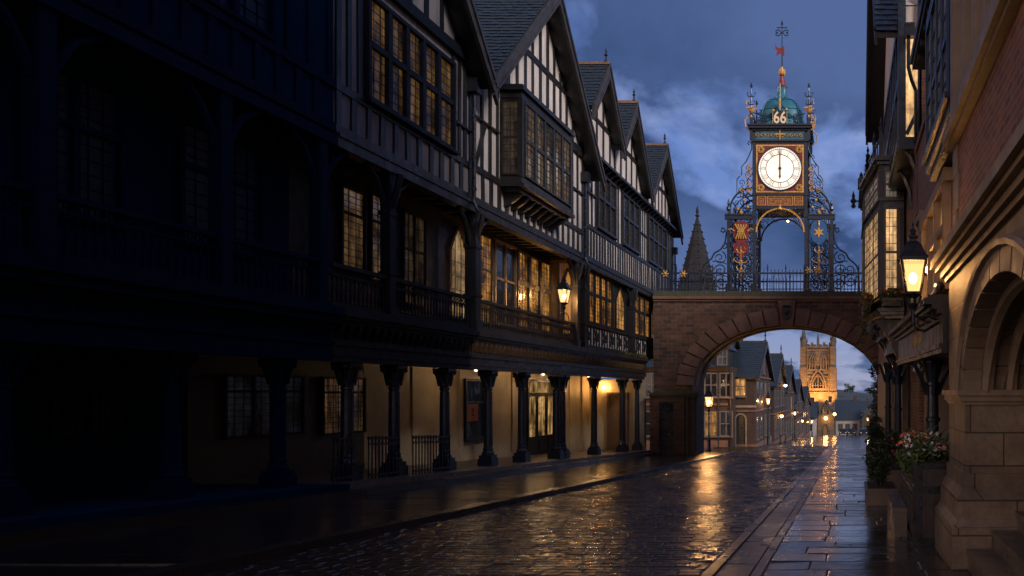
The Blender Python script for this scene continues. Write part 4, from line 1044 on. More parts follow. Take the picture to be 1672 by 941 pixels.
# dial panel
DZ=13.88; DR=1.20
b=MB(); b.box(CX-W+.09,CX+W-.09,CY0-.06,CY0+.05,12.53,15.24); dp=P('dial_panel',b,M['red'],ck)
b=MB(); e=W-.12
for a in ((CX-e,CX+e,12.56,12.64),(CX-e,CX+e,15.13,15.21),(CX-e,CX-e+.08,12.64,15.13),(CX+e-.08,CX+e,12.64,15.13)): b.box(a[0],a[1],CY0-.085,CY0-.062,a[2],a[3])
for sx in (-1,1):
    for sz in (-1,1):
        c=(CX+sx*1.06,DZ+sz*1.05); b.tube([(c[0]+.17*math.cos(k*math.pi/8),CY0-.09,c[1]+.17*math.sin(k*math.pi/8)) for k in range(17)],.03,5)
        b.tube([(c[0]+.09*math.cos(k*math.pi/6),CY0-.09,c[1]+.09*math.sin(k*math.pi/6)) for k in range(13)],.03,5)
        for k in range(5): b.ball((c[0]+.13*math.cos(k*1.257),CY0-.09,c[1]+.13*math.sin(k*1.257)),.05,5)
P('gilded_roses',b,M['gold'],dp)
def ring(mb,r0,r1,y0,y1,n=48):
    for i in range(n):
        a=2*math.pi*i/n; c=2*math.pi*(i+1)/n
        q=[(CX+r*math.sin(t),y,DZ+r*math.cos(t)) for y in (y0,y1) for (r,t) in ((r0,a),(r1,a),(r1,c),(r0,c))]
        mb.hexa(q)
b=MB(); vs=[(CX+DR*math.sin(2*math.pi*i/48),CY0-.10,DZ+DR*math.cos(2*math.pi*i/48)) for i in range(48)]; b.extr(vs,(0,.05,0)); dl=P('clock_dial',b,M['dial'],ck)
b=MB(); ring(b,DR*.985,DR*1.045,CY0-.14,CY0-.065); P('dial_rim',b,M['ironblue'],dl)
b=MB(); ring(b,DR*.63,DR*.66,CY0-.115,CY0-.102); ring(b,DR*.885,DR*.905,CY0-.115,CY0-.102)
for i in range(60):
    t=2*math.pi*i/60; w=.012 if i%5 else .03
    b.bar((CX+DR*.905*math.sin(t),CY0-.108,DZ+DR*.905*math.cos(t)),(CX+DR*.97*math.sin(t),CY0-.108,DZ+DR*.97*math.cos(t)),.012,w,up=(0,1,0))
romans=['XII','I','II','III','IIII','V','VI','VII','VIII','IX','X','XI']
wid={'I':.07,'V':.14,'X':.14}
for h,rm in enumerate(romans):
    th=2*math.pi*h/12; tot=sum(wid[c] for c in rm); u=-tot/2
    def pp(u,r): return (CX+r*math.sin(th)+u*math.cos(th),CY0-.108,DZ+r*math.cos(th)-u*math.sin(th))
    r0,r1=DR*.665,DR*.875
    for c in rm:
        w=wid[c]; mid=u+w/2
        if c=='I': b.bar(pp(mid,r0),pp(mid,r1),.012,.046,up=(0,1,0))
        elif c=='V': b.bar(pp(u+.02,r1),pp(mid,r0),.012,.05,up=(0,1,0)); b.bar(pp(u+w-.02,r1),pp(mid,r0),.012,.03,up=(0,1,0))
        else: b.bar(pp(u+.02,r1),pp(u+w-.02,r0),.012,.05,up=(0,1,0)); b.bar(pp(u+.02,r0),pp(u+w-.02,r1),.012,.03,up=(0,1,0))
        u+=w
P('numerals',b,M['ironblack'],dl)
b=MB(); b.extr([(CX-.035,CY0-.14,DZ-.1),(CX+.035,CY0-.14,DZ-.1),(CX+.03,CY0-.14,DZ+.8),(CX,CY0-.14,DZ+1.1),(CX-.03,CY0-.14,DZ+.8)],(0,.015,0)); b.lathe([(.1,0)],(0,0,0)) if False else None
b.extr([(CX+.09*math.sin(k*.5236),CY0-.15,DZ+.09*math.cos(k*.5236)) for k in range(12)],(0,.02,0)); P('minute_hand',b,M['ironblack'],dl)
b=MB(); b.extr([(CX-.04,CY0-.125,DZ+.08),(CX-.04,CY0-.125,DZ-.35),(CX-.065,CY0-.125,DZ-.42),(CX,CY0-.125,DZ-.6),(CX+.065,CY0-.125,DZ-.42),(CX+.04,CY0-.125,DZ-.35),(CX+.04,CY0-.125,DZ+.08)],(0,.012,0)); P('hour_hand',b,M['ironblack'],dl)
# inscription
b=MB(); b.box(CX-W+.1,CX+W-.1,CY0-.03,CY0+.05,11.82,12.39); ip=P('inscription_panel',b,M['red'],ck)
b=MB(); xs_=[(CX-1.28,CX-.78),(CX-.72,CX+.72),(CX+.78,CX+1.28)]
for xa,xb in xs_:
    for z in (11.85,12.34): b.box(xa,xb,CY0-.055,CY0-.031,z,z+.035)
    for x in (xa,xb-.035): b.box(x,x+.035,CY0-.054,CY0-.0312,11.885,12.34)
    for row in (12.22,12.10,11.98):
        x=xa+.09
        while x<xb-.09:
            w=R.uniform(.04,.075); b.box(x,x+.018,CY0-.05,CY0-.0315,row-.045,row+.045)
            k_=R.random()
            if k_<.6: b.box(x+.018,x+w,CY0-.049,CY0-.0316,row+.025,row+.044)
            if k_>.3: b.box(x+.018,x+w,CY0-.0492,CY0-.0317,row-.044,row-.026)
            if k_>.5: b.box(x+w-.016,x+w,CY0-.0494,CY0-.0318,row-.025,row+.02)
            x+=w+.022
P('gilded_lettering',b,M['gold'],ip)
# dome
b=MB(); dc=(CX,(CY0+CY1)/2,16.3)
prof=[(1.44,0),(1.42,.12),(1.36,.30),(1.29,.52),(1.24,.8),(1.18,1.05),(1.09,1.3),(.95,1.52),(.72,1.70),(.48,1.84),(.35,1.98),(.30,2.15),(.27,2.4),(.25,2.62)]
b.lathe(prof,dc,24,sq=.55,ph=math.pi/24); dm=P('dome',b,M['teal'],ck,smooth=True)
b=MB()
for z in (1.0,1.66): 
    r_=1.19 if z<1.2 else .77
    b.lathe([(r_+.01,z),(r_+.035,z+.02),(r_+.005,z+.05)],dc,24,sq=.55,ph=math.pi/24)
for k in range(4):
    a=math.pi/4+k*math.pi/2
    g_=1+.55*((2*math.cos(math.pi/4)**8)**(-1/8)-1)
    b.tube([(dc[0]+r*g_*math.cos(a),dc[1]+r*g_*math.sin(a),dc[2]+z) for r,z in prof],.03,5)
P('dome_rolls',b,M['teal'],dm)
b=MB(); b.lathe([(.30,2.6),(.32,2.66),(.24,2.70),(.16,3.0),(.10,3.25),(.14,3.3)],dc,8); P('finial_cap',b,M['red'],ck)
b=MB(); b.lathe([(.08,3.28),(.16,3.36),(.2,3.48),(.16,3.6),(.06,3.7),(.04,3.8)],dc,8); 
for k in range(8):
    a=k*math.pi/4; b.tube([(dc[0]+.205*math.sin(math.pi*t/6)*math.cos(a),dc[1]+.205*math.sin(math.pi*t/6)*math.sin(a),dc[2]+3.48-.205*math.cos(math.pi*t/6)) for t in range(7)],.022,4)
P('finial_ball',b,M['gold'],ck)
b=MB(); b.tube([(dc[0],dc[1],dc[2]+3.7),(dc[0],dc[1],dc[2]+6.25)],.035,6,.02); zc=dc[2]+5.75
for s in (-1,1):
    for q in (-1,1):
        b.tube([(dc[0]+s*.02,dc[1],zc),(dc[0]+s*.2,dc[1],zc+q*.18),(dc[0]+s*.36,dc[1],zc+q*.12),(dc[0]+s*.34,dc[1],zc+q*.0),(dc[0]+s*.24,dc[1],zc+q*.05)],.03,5)
b.bar((dc[0]-.3,dc[1],zc+.3),(dc[0]+.3,dc[1],zc+.3),.04,.04); b.ball((dc[0],dc[1],zc+.48),.06,6); b.lathe([(.07,0),(.004,.25)],(dc[0],dc[1],zc+.5),6)
P('finial_rod',b,M['ironblack'],ck)
b=MB(); zv=dc[2]+4.75
b.extr([(x+dc[0],dc[1]-.015,z+zv) for x,z in ((.12,.28),(0,.1),(-.3,.18),(-.42,.42),(-.38,.08),(-.26,-.02),(-.34,-.3),(-.1,-.16),(.1,-.34),(.14,-.12))],(0,.03,0)); P('weather_vane',b,M['red'],ck)
# cresting and year badge, pinnacles
b=MB(); g=MB()
for y in (CY0-.05,CY1+.05):
    scrolls(b,CX-W+.1,CX+W-.1,16.32,16.95,y,.33,.028,rr); b.tube([(CX-W+.05,y,16.95),(CX-.7,y,16.78),(CX-.3,y,17.05)],.03,5); b.tube([(CX+W-.05,y,16.95),(CX+.7,y,16.78),(CX+.3,y,17.05)],.03,5)
t=MB(); scrolls(t,CY0+.1,CY1-.1,16.32,16.95,0,.33,.028,rr); 
for s in (-1,1): b.add([(CX+s*(W+.05)+y,x,z) for x,y,z in t.v],[tuple(reversed(f)) for f in t.f])
yb=CY0-.12
b.tube([(CX-.42,yb,17.08),(CX-.2,yb,17.25),(CX,yb,17.5),(CX+.2,yb,17.25),(CX+.42,yb,17.08)],.04,5)
for s in (-1,1): b.tube([(CX+s*.1,yb,17.6),(CX+s*.3,yb,17.85),(CX+s*.36,yb,17.7)],.03,5)
b.tube([(CX,yb,17.1),(CX,yb,18.6)],.035,5)
P('cresting',b,M['ironblue'],ck)
g.lathe([(.05,0),(.08,.15),(.04,.35),(.07,.45),(.03,.6)],(CX,yb,17.2),7); g.ball((CX,yb,18.2),.06,6); g.ball((CX-.36,yb,17.1),.08,6); g.ball((CX+.36,yb,17.15),.08,6)
P('gilded_spike',g,M['gold'],ck)
b=MB(); b.box(CX-.40,CX+.40,yb-.03,yb+.03,16.31,17.06); yb_=P('year_badge',b,M['ironblack'],ck)
mm=my(yb-.03,-1)
tb=textmesh('86',.88,mm,CX,.012,16.68,ext=.012,bold=.018,sx=.82) if False else textmesh('66',.92,mm,CX,.012,16.66,ext=.012,bold=.016,sx=.80)
for xx in (CX-.40,CX+.385): tb.box(xx,xx+.015,yb-.06,yb-.031,16.33,17.03)
P('numerals',tb,M['creampaint'] if 'creampaint' in M else M['whitewin'],yb_)
for sx in (-1,1):
    for y in (CY0,CY1):
        x=CX+sx*(W+.16); b=MB(); g=MB(); z=15.5
        b.box(x-.08,x+.08,y-.08,y+.08,15.49,17.0); b.tube([(x,y,17.0),(x,y,18.55)],.045,5,.02)
        for zz,a in ((17.55,.2),(18.0,.24)):
            for q in range(4):
                c,s_=math.cos(q*math.pi/2),math.sin(q*math.pi/2); b.tube([(x,y,zz-.12),(x+c*a*.8,y+s_*a*.8,zz-.05),(x+c*a,y+s_*a,zz+.12),(x+c*a*.6,y+s_*a*.6,zz+.1)],.03,4)
        b.lathe([(.05,0),(.08,.08),(.004,.3)],(x,y,18.4),6)
        pn_=P('pinnacle',b,M['ironblue'],ck)
        for q in range(6):
            a=q*math.pi/3; g.ball((x+.24*math.cos(a),y+.24*math.sin(a),17.22+.06*(q%2)),.065,5)
        g.lathe([(.06,-.5),(.10,-.3),(.06,-.12),(.15,0),(.18,.1),(.08,.2)],(x,y,17.1),8)
        P('gilded_crown',g,M['gold'],pn_)
        for sgn_ in (1,):
            s2=MB(); s2.tube([(x+sx*.1,y,16.9),(x+sx*.35,y,16.6),(x+sx*.3,y,16.2),(x+sx*.12,y,16.05)],.04,5); s2.tube([(x+sx*.1,y,17.6),(x+sx*.22,y,17.8),(x+sx*.28,y,17.5)],.03,5); P('gilded_scroll',s2,M['gold'],pn_)
# small lamps lighting the clock's frame
t=T('clock_lamp','small golden lamp hanging under the clock case','lamp',(CX+.35,43.6,11.2)); b=MB(); b.tube([(CX+.35,43.6,11.72),(CX+.35,43.6,11.35)],.02,5); b.lathe([(.1,0),(.03,.12)],(CX+.35,43.6,11.25),8); P('shade',b,M['ironblack'],t); g=MB(); g.ball((CX+.35,43.6,11.22),.06,7); P('bulb',g,M['smallglow'],t); light('lamp_light',(CX+.35,43.6,11.22),30,(1,.6,.25),.075,t)
# ------------------------------------------------------------------ church spire behind the bridge
sp=T('church_spire','dark stone church spire with stepped crockets left of the clock','spire',(-17.6,90,gz(90)))
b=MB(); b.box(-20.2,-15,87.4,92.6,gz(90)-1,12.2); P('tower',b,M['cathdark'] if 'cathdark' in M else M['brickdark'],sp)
b=MB(); prof=[]; nst=34
for i in range(nst):
    r=2.55*(1-i/nst)+.1; z=12.0+10.0*i/nst; prof+= [(r*1.02,z),(r*1.02,z+.12),(r*.99,z+.16)]
prof+=[(.1,22.0),(.3,22.2),(.12,22.4),(.2,22.7),(.02,23.4)]
b.lathe(prof,(-17.6,90,0),8,ph=math.pi/8)
for k in range(8):
    a=math.pi/8+k*math.pi/4
    for i in range(12): r=2.6*(1-i/12.5)+.1; b.ball((-17.6+r*math.cos(a),90+r*math.sin(a),12.3+10*i/12.5),.09,5)
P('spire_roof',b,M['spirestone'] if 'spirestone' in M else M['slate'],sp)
b=MB()
for dx,z in ((-1.2,13.6),(.0,15.9),(1.3,14.2)):
    b.extr([(-17.6+dx-.3,87.6+.9*(z-12)/4,z-.7),(-17.6+dx+.3,87.6+.9*(z-12)/4,z-.7),(-17.6+dx+.3,87.6+.9*(z-12)/4,z),(-17.6+dx,87.6+.9*(z-12)/4,z+.7),(-17.6+dx-.3,87.6+.9*(z-12)/4,z)],(0,.5,0))
P('spire_light',b,M['spirestone'] if 'spirestone' in M else M['slate'],sp)
# ------------------------------------------------------------------ terrace beyond the arch
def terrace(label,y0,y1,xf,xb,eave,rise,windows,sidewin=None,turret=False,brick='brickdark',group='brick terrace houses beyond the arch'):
    ym=(y0+y1)/2; zg=gz(y1)-.5; ze=gz(ym)+eave; zr=ze+rise; g0=gz(ym)
    t=T('brick_house',label,'house',(xf,ym,gz(ym)),group)
    b=MB(); b.box(xb,xf,y0,y1,zg,ze); 
    hw=(y1-y0)*.5; gw=min(hw*.98,hw)
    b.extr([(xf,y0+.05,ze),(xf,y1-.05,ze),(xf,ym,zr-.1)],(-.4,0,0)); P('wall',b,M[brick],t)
    b=MB(); r=MB()
    for s in (-1,1):
        ye=ym+s*(hw+.25); k_=rise/hw; z_e=zr-k_*(hw+.25)
        b.extr([(xf+.3,ym,zr-.16),(xf+.3,ye,z_e-.16),(xf+.3,ye,z_e),(xf+.3,ym,zr)],(xb-xf-.6,0,0))
        if s<0: slates(r,xb-.2,xf+.28,ym,zr,ye,z_e,.34,.45)
    P('roof',b,M['timber'],t); P('roof_slates',r,M['slate'],t)
    b=MB(); b.box(xb,xf+.31,ym-.1,ym+.1,zr-.03,zr+.12)
    for s in (-1,1):
        b.extr([(xf+.305,ym,zr+.03),(xf+.305,ym+s*(hw+.3),zr-rise/hw*(hw+.3)+.03),(xf+.305,ym+s*(hw+.3),zr-rise/hw*(hw+.3)-.28),(xf+.305,ym,zr-.38)],(.07,0,0))
    P('bargeboard',b,M['barge'],t)
    b=MB(); b.box(xb,xf+.07,y0-.07,y1+.07,g0+eave*.52,g0+eave*.52+.14); b.box(xb,xf+.1,y0-.1,y1+.1,ze-.16,ze-.02); b.box(xb,xf+.1,y0-.1,y1+.1,zg,g0+.55); P('stone_band',b,M['vouss'],t)
    b=MB(); finial(b,(xf+.15,ym,zr+.1),1.0,.08); P('finial',b,M['ironblack'],t)
    m=mx(xf,1)
    for (f0,f1,a,c,pm,cols) in windows:
        window(t,m,y0+(y1-y0)*f0,y0+(y1-y0)*f1,g0+a,g0+c,cols,[.5],M[pm],M['whitewin'],None,fw=.06,mw=.06,fo=.04,sill=.04)
    window(t,m,ym-.5,ym+.5,ze+.35,ze+1.55,2,[.6],M['dark'],M['whitewin'],None,fw=.08,mw=.07,fo=.08,sill=.06)
    if turret:
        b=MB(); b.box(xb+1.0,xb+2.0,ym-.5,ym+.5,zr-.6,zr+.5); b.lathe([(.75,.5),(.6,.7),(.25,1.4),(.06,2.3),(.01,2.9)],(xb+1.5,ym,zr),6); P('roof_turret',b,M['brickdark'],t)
    else:
        b=MB(); b.box(xb+.6,xb+1.5,ym-.45,ym+.45,zr-.8,zr+.75); b.box(xb+.5,xb+1.6,ym-.55,ym+.55,zr+.75,zr+.88)
        for q in (-.2,.2): b.lathe([(.12,.88),(.15,1.2)],(xb+1.05,ym+q,zr),7)
        P('chimney',b,M['brick'],t)
    return t
wn=lambda a,b_:[(.08,.19,3.9,5.4,'dark',2),(.30,.41,3.9,5.4,'dark',2),(.58,.69,3.9,5.4,b_,2),(.81,.92,3.9,5.4,'dark',2),(.08,.19,.9,2.6,a,2),(.30,.41,.9,2.6,'dark',2),(.58,.69,.9,2.6,'palepane',2),(.81,.92,.9,2.6,'litdark',2)]
# first house: faces the side street and the bridge
t=T('brick_house','brick house facing the bridge with one lit ground floor window behind the nearest lamp post','house',(-11,58,gz(58)),'brick terrace houses beyond the arch')
g0=gz(58); ze=g0+6.15; zr=ze+2.7
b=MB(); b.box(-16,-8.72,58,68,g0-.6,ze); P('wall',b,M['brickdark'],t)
b=MB(); r=MB(); b.extr([(-16.2,57.6,ze-.12),(-16.2,63,zr-.14),(-16.2,63,zr),(-16.2,57.6,ze+.02)],(7.2,0,0)); b.extr([(-16.2,68.3,ze-.12),(-16.2,63,zr-.14),(-16.2,63,zr),(-16.2,68.3,ze+.02)],(7.2,0,0)); slates(r,-16.2,-8.98,63,zr,57.55,ze,.34,.45)
P('roof',b,M['timber'],t); P('roof_slates',r,M['slate'],t)
b=MB(); b.box(-16.02,-9.0,57.9,57.999,g0+3.25,g0+3.42); b.box(-16.02,-9.0,57.88,57.999,ze-.3,ze-.14); b.box(-16.02,-9.0,57.85,57.999,g0-.5,g0+.6); P('stone_band',b,M['vouss'],t)
m=my(58,-1)
for x,lw,uw in ((-10.3,'litbright','dark'),(-9.15,'palepane','dark'),(-11.6,'dark','dark'),(-13.2,'dark','dark'),(-14.8,'dark','dark')):
    window(t,m,x-.42,x+.42,g0+1.0,g0+2.75,2,[.5],M[lw],M['whitewin'],None,fw=.09,mw=.08,fo=.09,sill=.1)
    window(t,m,x-.42,x+.42,g0+3.95,g0+5.65,2,[.5],M[uw],M['whitewin'],None,fw=.09,mw=.08,fo=.09,sill=.1)
b=MB(); b.box(-9.9,-8.9,57.7,60,ze-.2,ze+1.3); b.extr([(-10.1,57.6,ze+1.3),(-8.7,57.6,ze+1.3),(-9.4,57.6,ze+2.3)],(0,3.5,0)); d_=P('dormer',b,M['timber'],t); window(d_,my(57.7,-1),-9.72,-9.08,ze+.2,ze+1.35,2,[.5],M['palepane'],M['whitewin'],None,fw=.07,fo=.07)
b=MB()
for x in (-11.0,-9.72,-8.8): b.tube([(x,57.88,ze-.2),(x,57.88,g0)],.06,6)
P('downpipe',b,M['ironblack'],t)
b=MB(); b.box(-13.5,-12.6,62.5,63.5,zr-.5,zr+1.1); b.box(-13.6,-12.5,62.4,63.6,zr+1.1,zr+1.25); P('chimney',b,M['brick'],t)
h2=terrace('brick house with an arched side door and an amber upper window facing the bridge',60,72,-7.2,-13,5.95,3.0,wn('palepane','litdim'))
m=my(60,-1); g0=gz(60)
window(h2,m,-8.75,-8.0,g0+4.1,g0+5.5,2,[.5],M['litbright'],M['whitewin'],None,fw=.09,mw=.07,fo=.09,sill=.1)
archwindow(h2,m,-8.75,-7.9,g0+.1,g0+2.2,g0+2.65,M['timber'],M['stone'],None,name='arched_door',fw=.16)
b=MB(); b.box(-9.0,-7.1,59.93,59.999,g0+3.15,g0+3.32); P('stone_band',b,M['stone'],h2)
terrace('brick house with a slim spirelet, behind the second street lamp',73,86,-7.0,-12.5,6.0,3.2,wn('litdim','palepane'),turret=True)
terrace('brick house with an amber lit upper window, fourth along the terrace',87.5,103,-7.1,-12.5,6.1,3.2,wn('palepane','litbright'),turret=True)
terrace('brick house with dim windows near the far end of the terrace',105,124,-7.2,-13,5.6,3.2,wn('litdark','litdim'))
terrace('last brick house of the terrace, beside the floodlit tower',126,150,-7.3,-13,5.6,3.4,wn('litdim','palepane'),turret=True)
# street lamps
def street_lamp(x,y,zl,s,label,power,glow=True):
    t=lantern((x,y,zl),s,label,'street lamp','street lamps beyond the arch',power,.10,post=gz(y),name='street_lamp')
    b=MB(); zg=gz(y); b.lathe([(.16,0),(.17,.1),(.12,.16),(.12,.7),(.14,.74),(.07,.82),(.055,1.4),(.05,zl-zg-.5*s)],(x,y,zg),8); b.bar((x-.35,y,zl-.55*s-.1),(x+.35,y,zl-.55*s-.1),.035,.035); P('lamp_post',b,M['ironblack'],t); return t
street_lamp(-9.2,51.0,.50,.68,'nearest street lamp, glowing at the street corner under the arch',1700)
street_lamp(-6.75,65.6,.40,.55,'second street lamp along the terrace pavement',150)
street_lamp(-6.8,100,-1.6,.55,'third street lamp along the terrace pavement',90)
street_lamp(-6.85,150,-4.7,.7,'small far street lamp at the end of the terrace, left of the lit church gable',220)
street_lamp(4.1,152,-4.3,.7,'lone far street lamp on the right, in front of the far roofs',160)
def wlamp(x,y,z,label,power,s=.32):
    t=T('wall_lamp',label,'lamp',(x,y,z),'small wall lamps of the terrace'); b=MB(); b.tube([(x-.35,y,z+.1),(x-.1,y,z+.25),(x,y,z+.15)],.03,5); b.lathe([(.2,.1),(.05,.2)],(x,y,z),8); P('bracket',b,M['ironblack'],t); g=MB(); g.ball((x,y,z),s*.5,8); P('globe',g,M['smallglow'],t); light('lamp_light',(x,y,z),power,(1,.46,.13),s*.62,t)
wlamp(-6.75,79,-1.0,'globe wall lamp on the house behind the second street lamp',40)
wlamp(-6.75,84,2.2,'upper wall lamp glowing under the terrace eaves',22)
wlamp(-6.85,118,-3.0,'dim globe wall lamp near the far end of the terrace',40)
wlamp(-3.0,184.5,-3.9,'lamp over the door of the lit church gable',300,.7)
# bollards
bl=None
def bollard(x,y,label,h=1.0):
    b=MB(); b.lathe([(.11,0),(.11,.1),(.08,.14),(.07,h*.8),(.1,h*.84),(.1,h*.9),(.05,h)],(x,y,gz(y)),8); return THING('bollard',b,M['ironblack'],label,'bollard','bollards in the street')
bollard(.95,128,'tall dark bollard alone on the far right pavement',2.0)
for i,(x,y) in enumerate(((-3.9,168),(-2.6,168),(-5.4,168))): bollard(x,y,'dark bollard in the row before the lit church gable',1.3)
for i,y in enumerate((76,82,93)): bollard(-6.6,y,'slim dark bollard along the terrace kerb',1.0)
# ------------------------------------------------------------------ cathedral tower, floodlit
ty=235; tx=-8.9; zg=-12; tw=4.6
ct=T('cathedral_tower','floodlit golden church tower with corner pinnacles at the end of the street','tower',(tx,ty+tw,zg))
Z=lambda py: CZ+(VY-py)*ty/F
zt=Z(567)
b=MB(); b.box(tx-tw,tx+tw,ty,ty+2*tw,zg,zt); P('tower_wall',b,M['cath'],ct)
b=MB()
for sx in (-1,1):
    for yy in (ty,ty+2*tw):
        for k,(w,z1) in enumerate(((1.25,Z(640)),(1.05,Z(600)),(.85,zt+.2))):
            x=tx+sx*tw; b.box(x-w,x+w,yy-w,yy+w,zg-.01*k,z1)
            b.extr([(x-w,yy-w,z1),(x+w,yy-w,z1),(x+w*.6,yy-w*.6,z1+.6),(x-w*.6,yy-w*.6,z1+.6)],(0,.3,0)) if k<2 else None
P('buttress',b,M['cath'],ct)
b=MB()
for z in (Z(641),Z(615),Z(572),zt): b.box(tx-tw-.2,tx+tw+.2,ty-.25,ty+2*tw+.25,z-.2,z+.2)
n=9
for i in range(n): 
    x=tx-tw+.9+(2*tw-1.8)*i/(n-1)
    for yy in (ty,ty+2*tw-.4): b.box(x-.38,x+.38,yy-.05,yy+.35,zt+.2,zt+(1.5 if i%2==0 else .8))
P('parapet',b,M['cath'],ct)
for sx in (-1,1):
    for yy in (ty,ty+2*tw):
        x=tx+sx*tw; b=MB(); b.lathe([(.85,.0),(.85,1.8),(.95,1.9),(.7,2.1),(.12,5.3),(.2,5.45),(.02,6.0)],(x,yy,zt+.2),8,ph=math.pi/8)
        for q in range(4):
            a=q*math.pi/2; b.lathe([(.2,1.6),(.2,2.4),(.01,3.4)],(x+.75*math.cos(a),yy+.75*math.sin(a),zt+.2),5)
        P('pinnacle',b,M['cathdark'],ct)
for x in (tx,): 
    b=MB(); b.lathe([(.4,.0),(.4,1.8),(.05,4.2),(.01,4.6)],(x,ty,zt+.2),6); P('pinnacle',b,M['cathdark'],ct)
m=my(ty,-1)
def gothic(par,u,w,z0,zs,za,mat,frame,name='belfry_window'):
    o=archwindow(par,m,u-w,u+w,z0,zs,za,mat,frame,None,pointed=1,fw=.5,fo=.35,name=name)
    b=MB(); b.mbox(m,u-.12,u+.12,.03,.3,z0,za-.5); 
    for q in (-.5,.5): b.mbox(m,u+q*w-.07,u+q*w+.07,.03,.2,z0,zs)
    b.mbox(m,u-w,u+w,.03,.18,(z0+zs)/2-.1,(z0+zs)/2+.1); P('tracery',b,frame,o)
for u in (-1.75,1.75): gothic(ct,tx+u,.85,Z(603),Z(588),Z(580),M['dark'],M['cath'])
gothic(ct,tx,1.6,Z(634),Z(625),Z(612),M['dark'],M['cath'],'west_window')
b=MB()
pts=[(tx-2.4,Z(636)),(tx-2.3,Z(625)),(tx-1.3,Z(612)),(tx,Z(604.5)),(tx+1.3,Z(612)),(tx+2.3,Z(625)),(tx+2.4,Z(636))]
for i in range(len(pts)-1): b.bar((pts[i][0],ty-.2,pts[i][1]),(pts[i+1][0],ty-.2,pts[i+1][1]),.5,.35,up=(0,1,0))
for u in (-3.3,3.3): b.mbox(m,tx+u-.15,tx+u+.15,0,.3,Z(641),zt)
P('hood_mould',b,M['cath'],ct)
m2=mx(tx+tw,1)
for u in (3.2,6.8):
    archwindow(ct,m2,ty+u-.8,ty+u+.8,Z(603),Z(588),Z(580),M['dark'],M['cath'],None,pointed=1,fw=.5,fo=.35,name='belfry_window')
def flood(x,y,z,tgt,p,label,ang=60):
    t=T('floodlight',label,'floodlight',(x,y,z),'floodlights at the tower foot'); b=MB(); b.box(x-.3,x+.3,y-.15,y+.15,z,z+.4); b.box(x-.06,x+.06,y-.06,y+.06,z-1.0,z); P('housing',b,M['ironblack'],t)
    g=MB(); g.box(x-.25,x+.25,y+.151,y+.16,z+.05,z+.35); P('lamp_glass',g,M['smallglow'],t); light('flood_beam',(x,y+.3,z+.5),p,(1,.44,.11),.4,t,spot=(tgt,ang))
flood(tx-3,ty-5,-5.2,(tx-1.5,ty,6),24000,'floodlight in front of the golden tower, left one',80)
flood(tx+3,ty-5,-5.2,(tx+1.5,ty,8),22000,'floodlight in front of the golden tower, right one',80)
flood(tx+13,ty+1,-5.2,(tx+tw,ty+4,4),7000,'floodlight to the right of the golden tower',80)
# lit church gable and cottages at the street's end
def cottage(label,x0,x1,y0,y1,zg,ze,zr,wall,gable_front,wins,cat='house',name='cottage',group='cottages at the end of the street'):
    t=T(name,label,cat,((x0+x1)/2,y0,zg),group); b=MB(); b.box(x0,x1,y0,y1,zg-1,ze); xm=(x0+x1)/2; ym=(y0+y1)/2
    r=MB()
    if gable_front:
        b.extr([(x0,y0,ze),(x1,y0,ze),(xm,y0,zr-.1)],(0,.4,0)); 
        for s,xe in ((-1,x0-.3),(1,x1+.3)): r.extr([(xm,y0-.3,zr),(xe,y0-.3,ze-.15),(xe,y0-.3,ze-.4),(xm,y0-.3,zr-.3)],(0,y1-y0+.3,0))
    else:
        r.extr([(x0-.3,y0-.4,ze-.1),(x0-.3,ym,zr),(x0-.3,y1+.3,ze-.1),(x0-.3,y1+.3,ze-.3),(x0-.3,ym,zr-.3),(x0-.3,y0-.4,ze-.3)],(x1-x0+.6,0,0))
        b.extr([(x0,y0,ze),(x0,y1,ze),(x0,ym,zr-.2)],(.3,0,0)); b.extr([(x1,y0,ze),(x1,y1,ze),(x1,ym,zr-.2)],(-.3,0,0))
    P('wall',b,wall,t); P('roof',r,M['slate'],t)
    mm_=my(y0,-1)
    for (u,w,a,c,pm) in wins: window(t,mm_,x0+(x1-x0)*u-w/2,x0+(x1-x0)*u+w/2,zg+a,zg+c,2,[.5],M[pm],M['whitewin'],None,fw=.12,mw=.12,fo=.1)
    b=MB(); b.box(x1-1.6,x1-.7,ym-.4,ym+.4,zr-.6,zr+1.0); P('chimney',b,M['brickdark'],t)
    return t
cg=cottage('small church gable end glowing amber at the end of the street',-7.2,-3.1,186,200,-9.1,-4.9,-.6,M['cath'],True,[],name='church_porch',cat='church',group=None)
del_=bpy.data.objects[cg]
archwindow(cg,my(186,-1),-6.0,-4.3,-4.0,-3.0,-1.7,M['litdim'],M['cath'],None,pointed=1,fw=.25,fo=.2)
archwindow(cg,my(186,-1),-5.75,-4.55,-9.0,-7.2,-6.2,M['tan'],M['cath'],None,pointed=1,fw=.25,fo=.2,name='arched_door')
wlamp(-5.15,185.6,-4.9,'lamp glowing on the church gable above its arched door',700,.8)
cottage('pale rendered cottage left of the lit church gable',-12.5,-7.4,184,194,-9.0,-4.6,-.9,M['render'],False,[(.3,.9,1.2,2.6,'litdark'),(.7,.9,1.2,2.6,'dark')])
cottage('long slate roofed cottage right of the lit church gable',-2.8,3.2,192,204,-9.2,-5.2,-.6,M['render'],False,[(.2,.9,1.0,2.6,'litdim'),(.5,.9,1.0,2.6,'palepane'),(.8,.9,1.0,2.6,'litdark')])
cottage('stone cottage with a front gable behind the far cars',3.6,8.6,190,200,-9.2,-5.4,-1.6,M['cathdark'],True,[(.3,.9,1.0,2.6,'litdim'),(.7,.9,1.0,2.6,'palepane')])
cottage('far stone cottage at the right end of the last row',9.2,17,196,206,-9.2,-5.0,-1.2,M['cathdark'],False,[(.3,.9,1.0,2.6,'lit'),(.7,.9,1.0,2.6,'dark')])
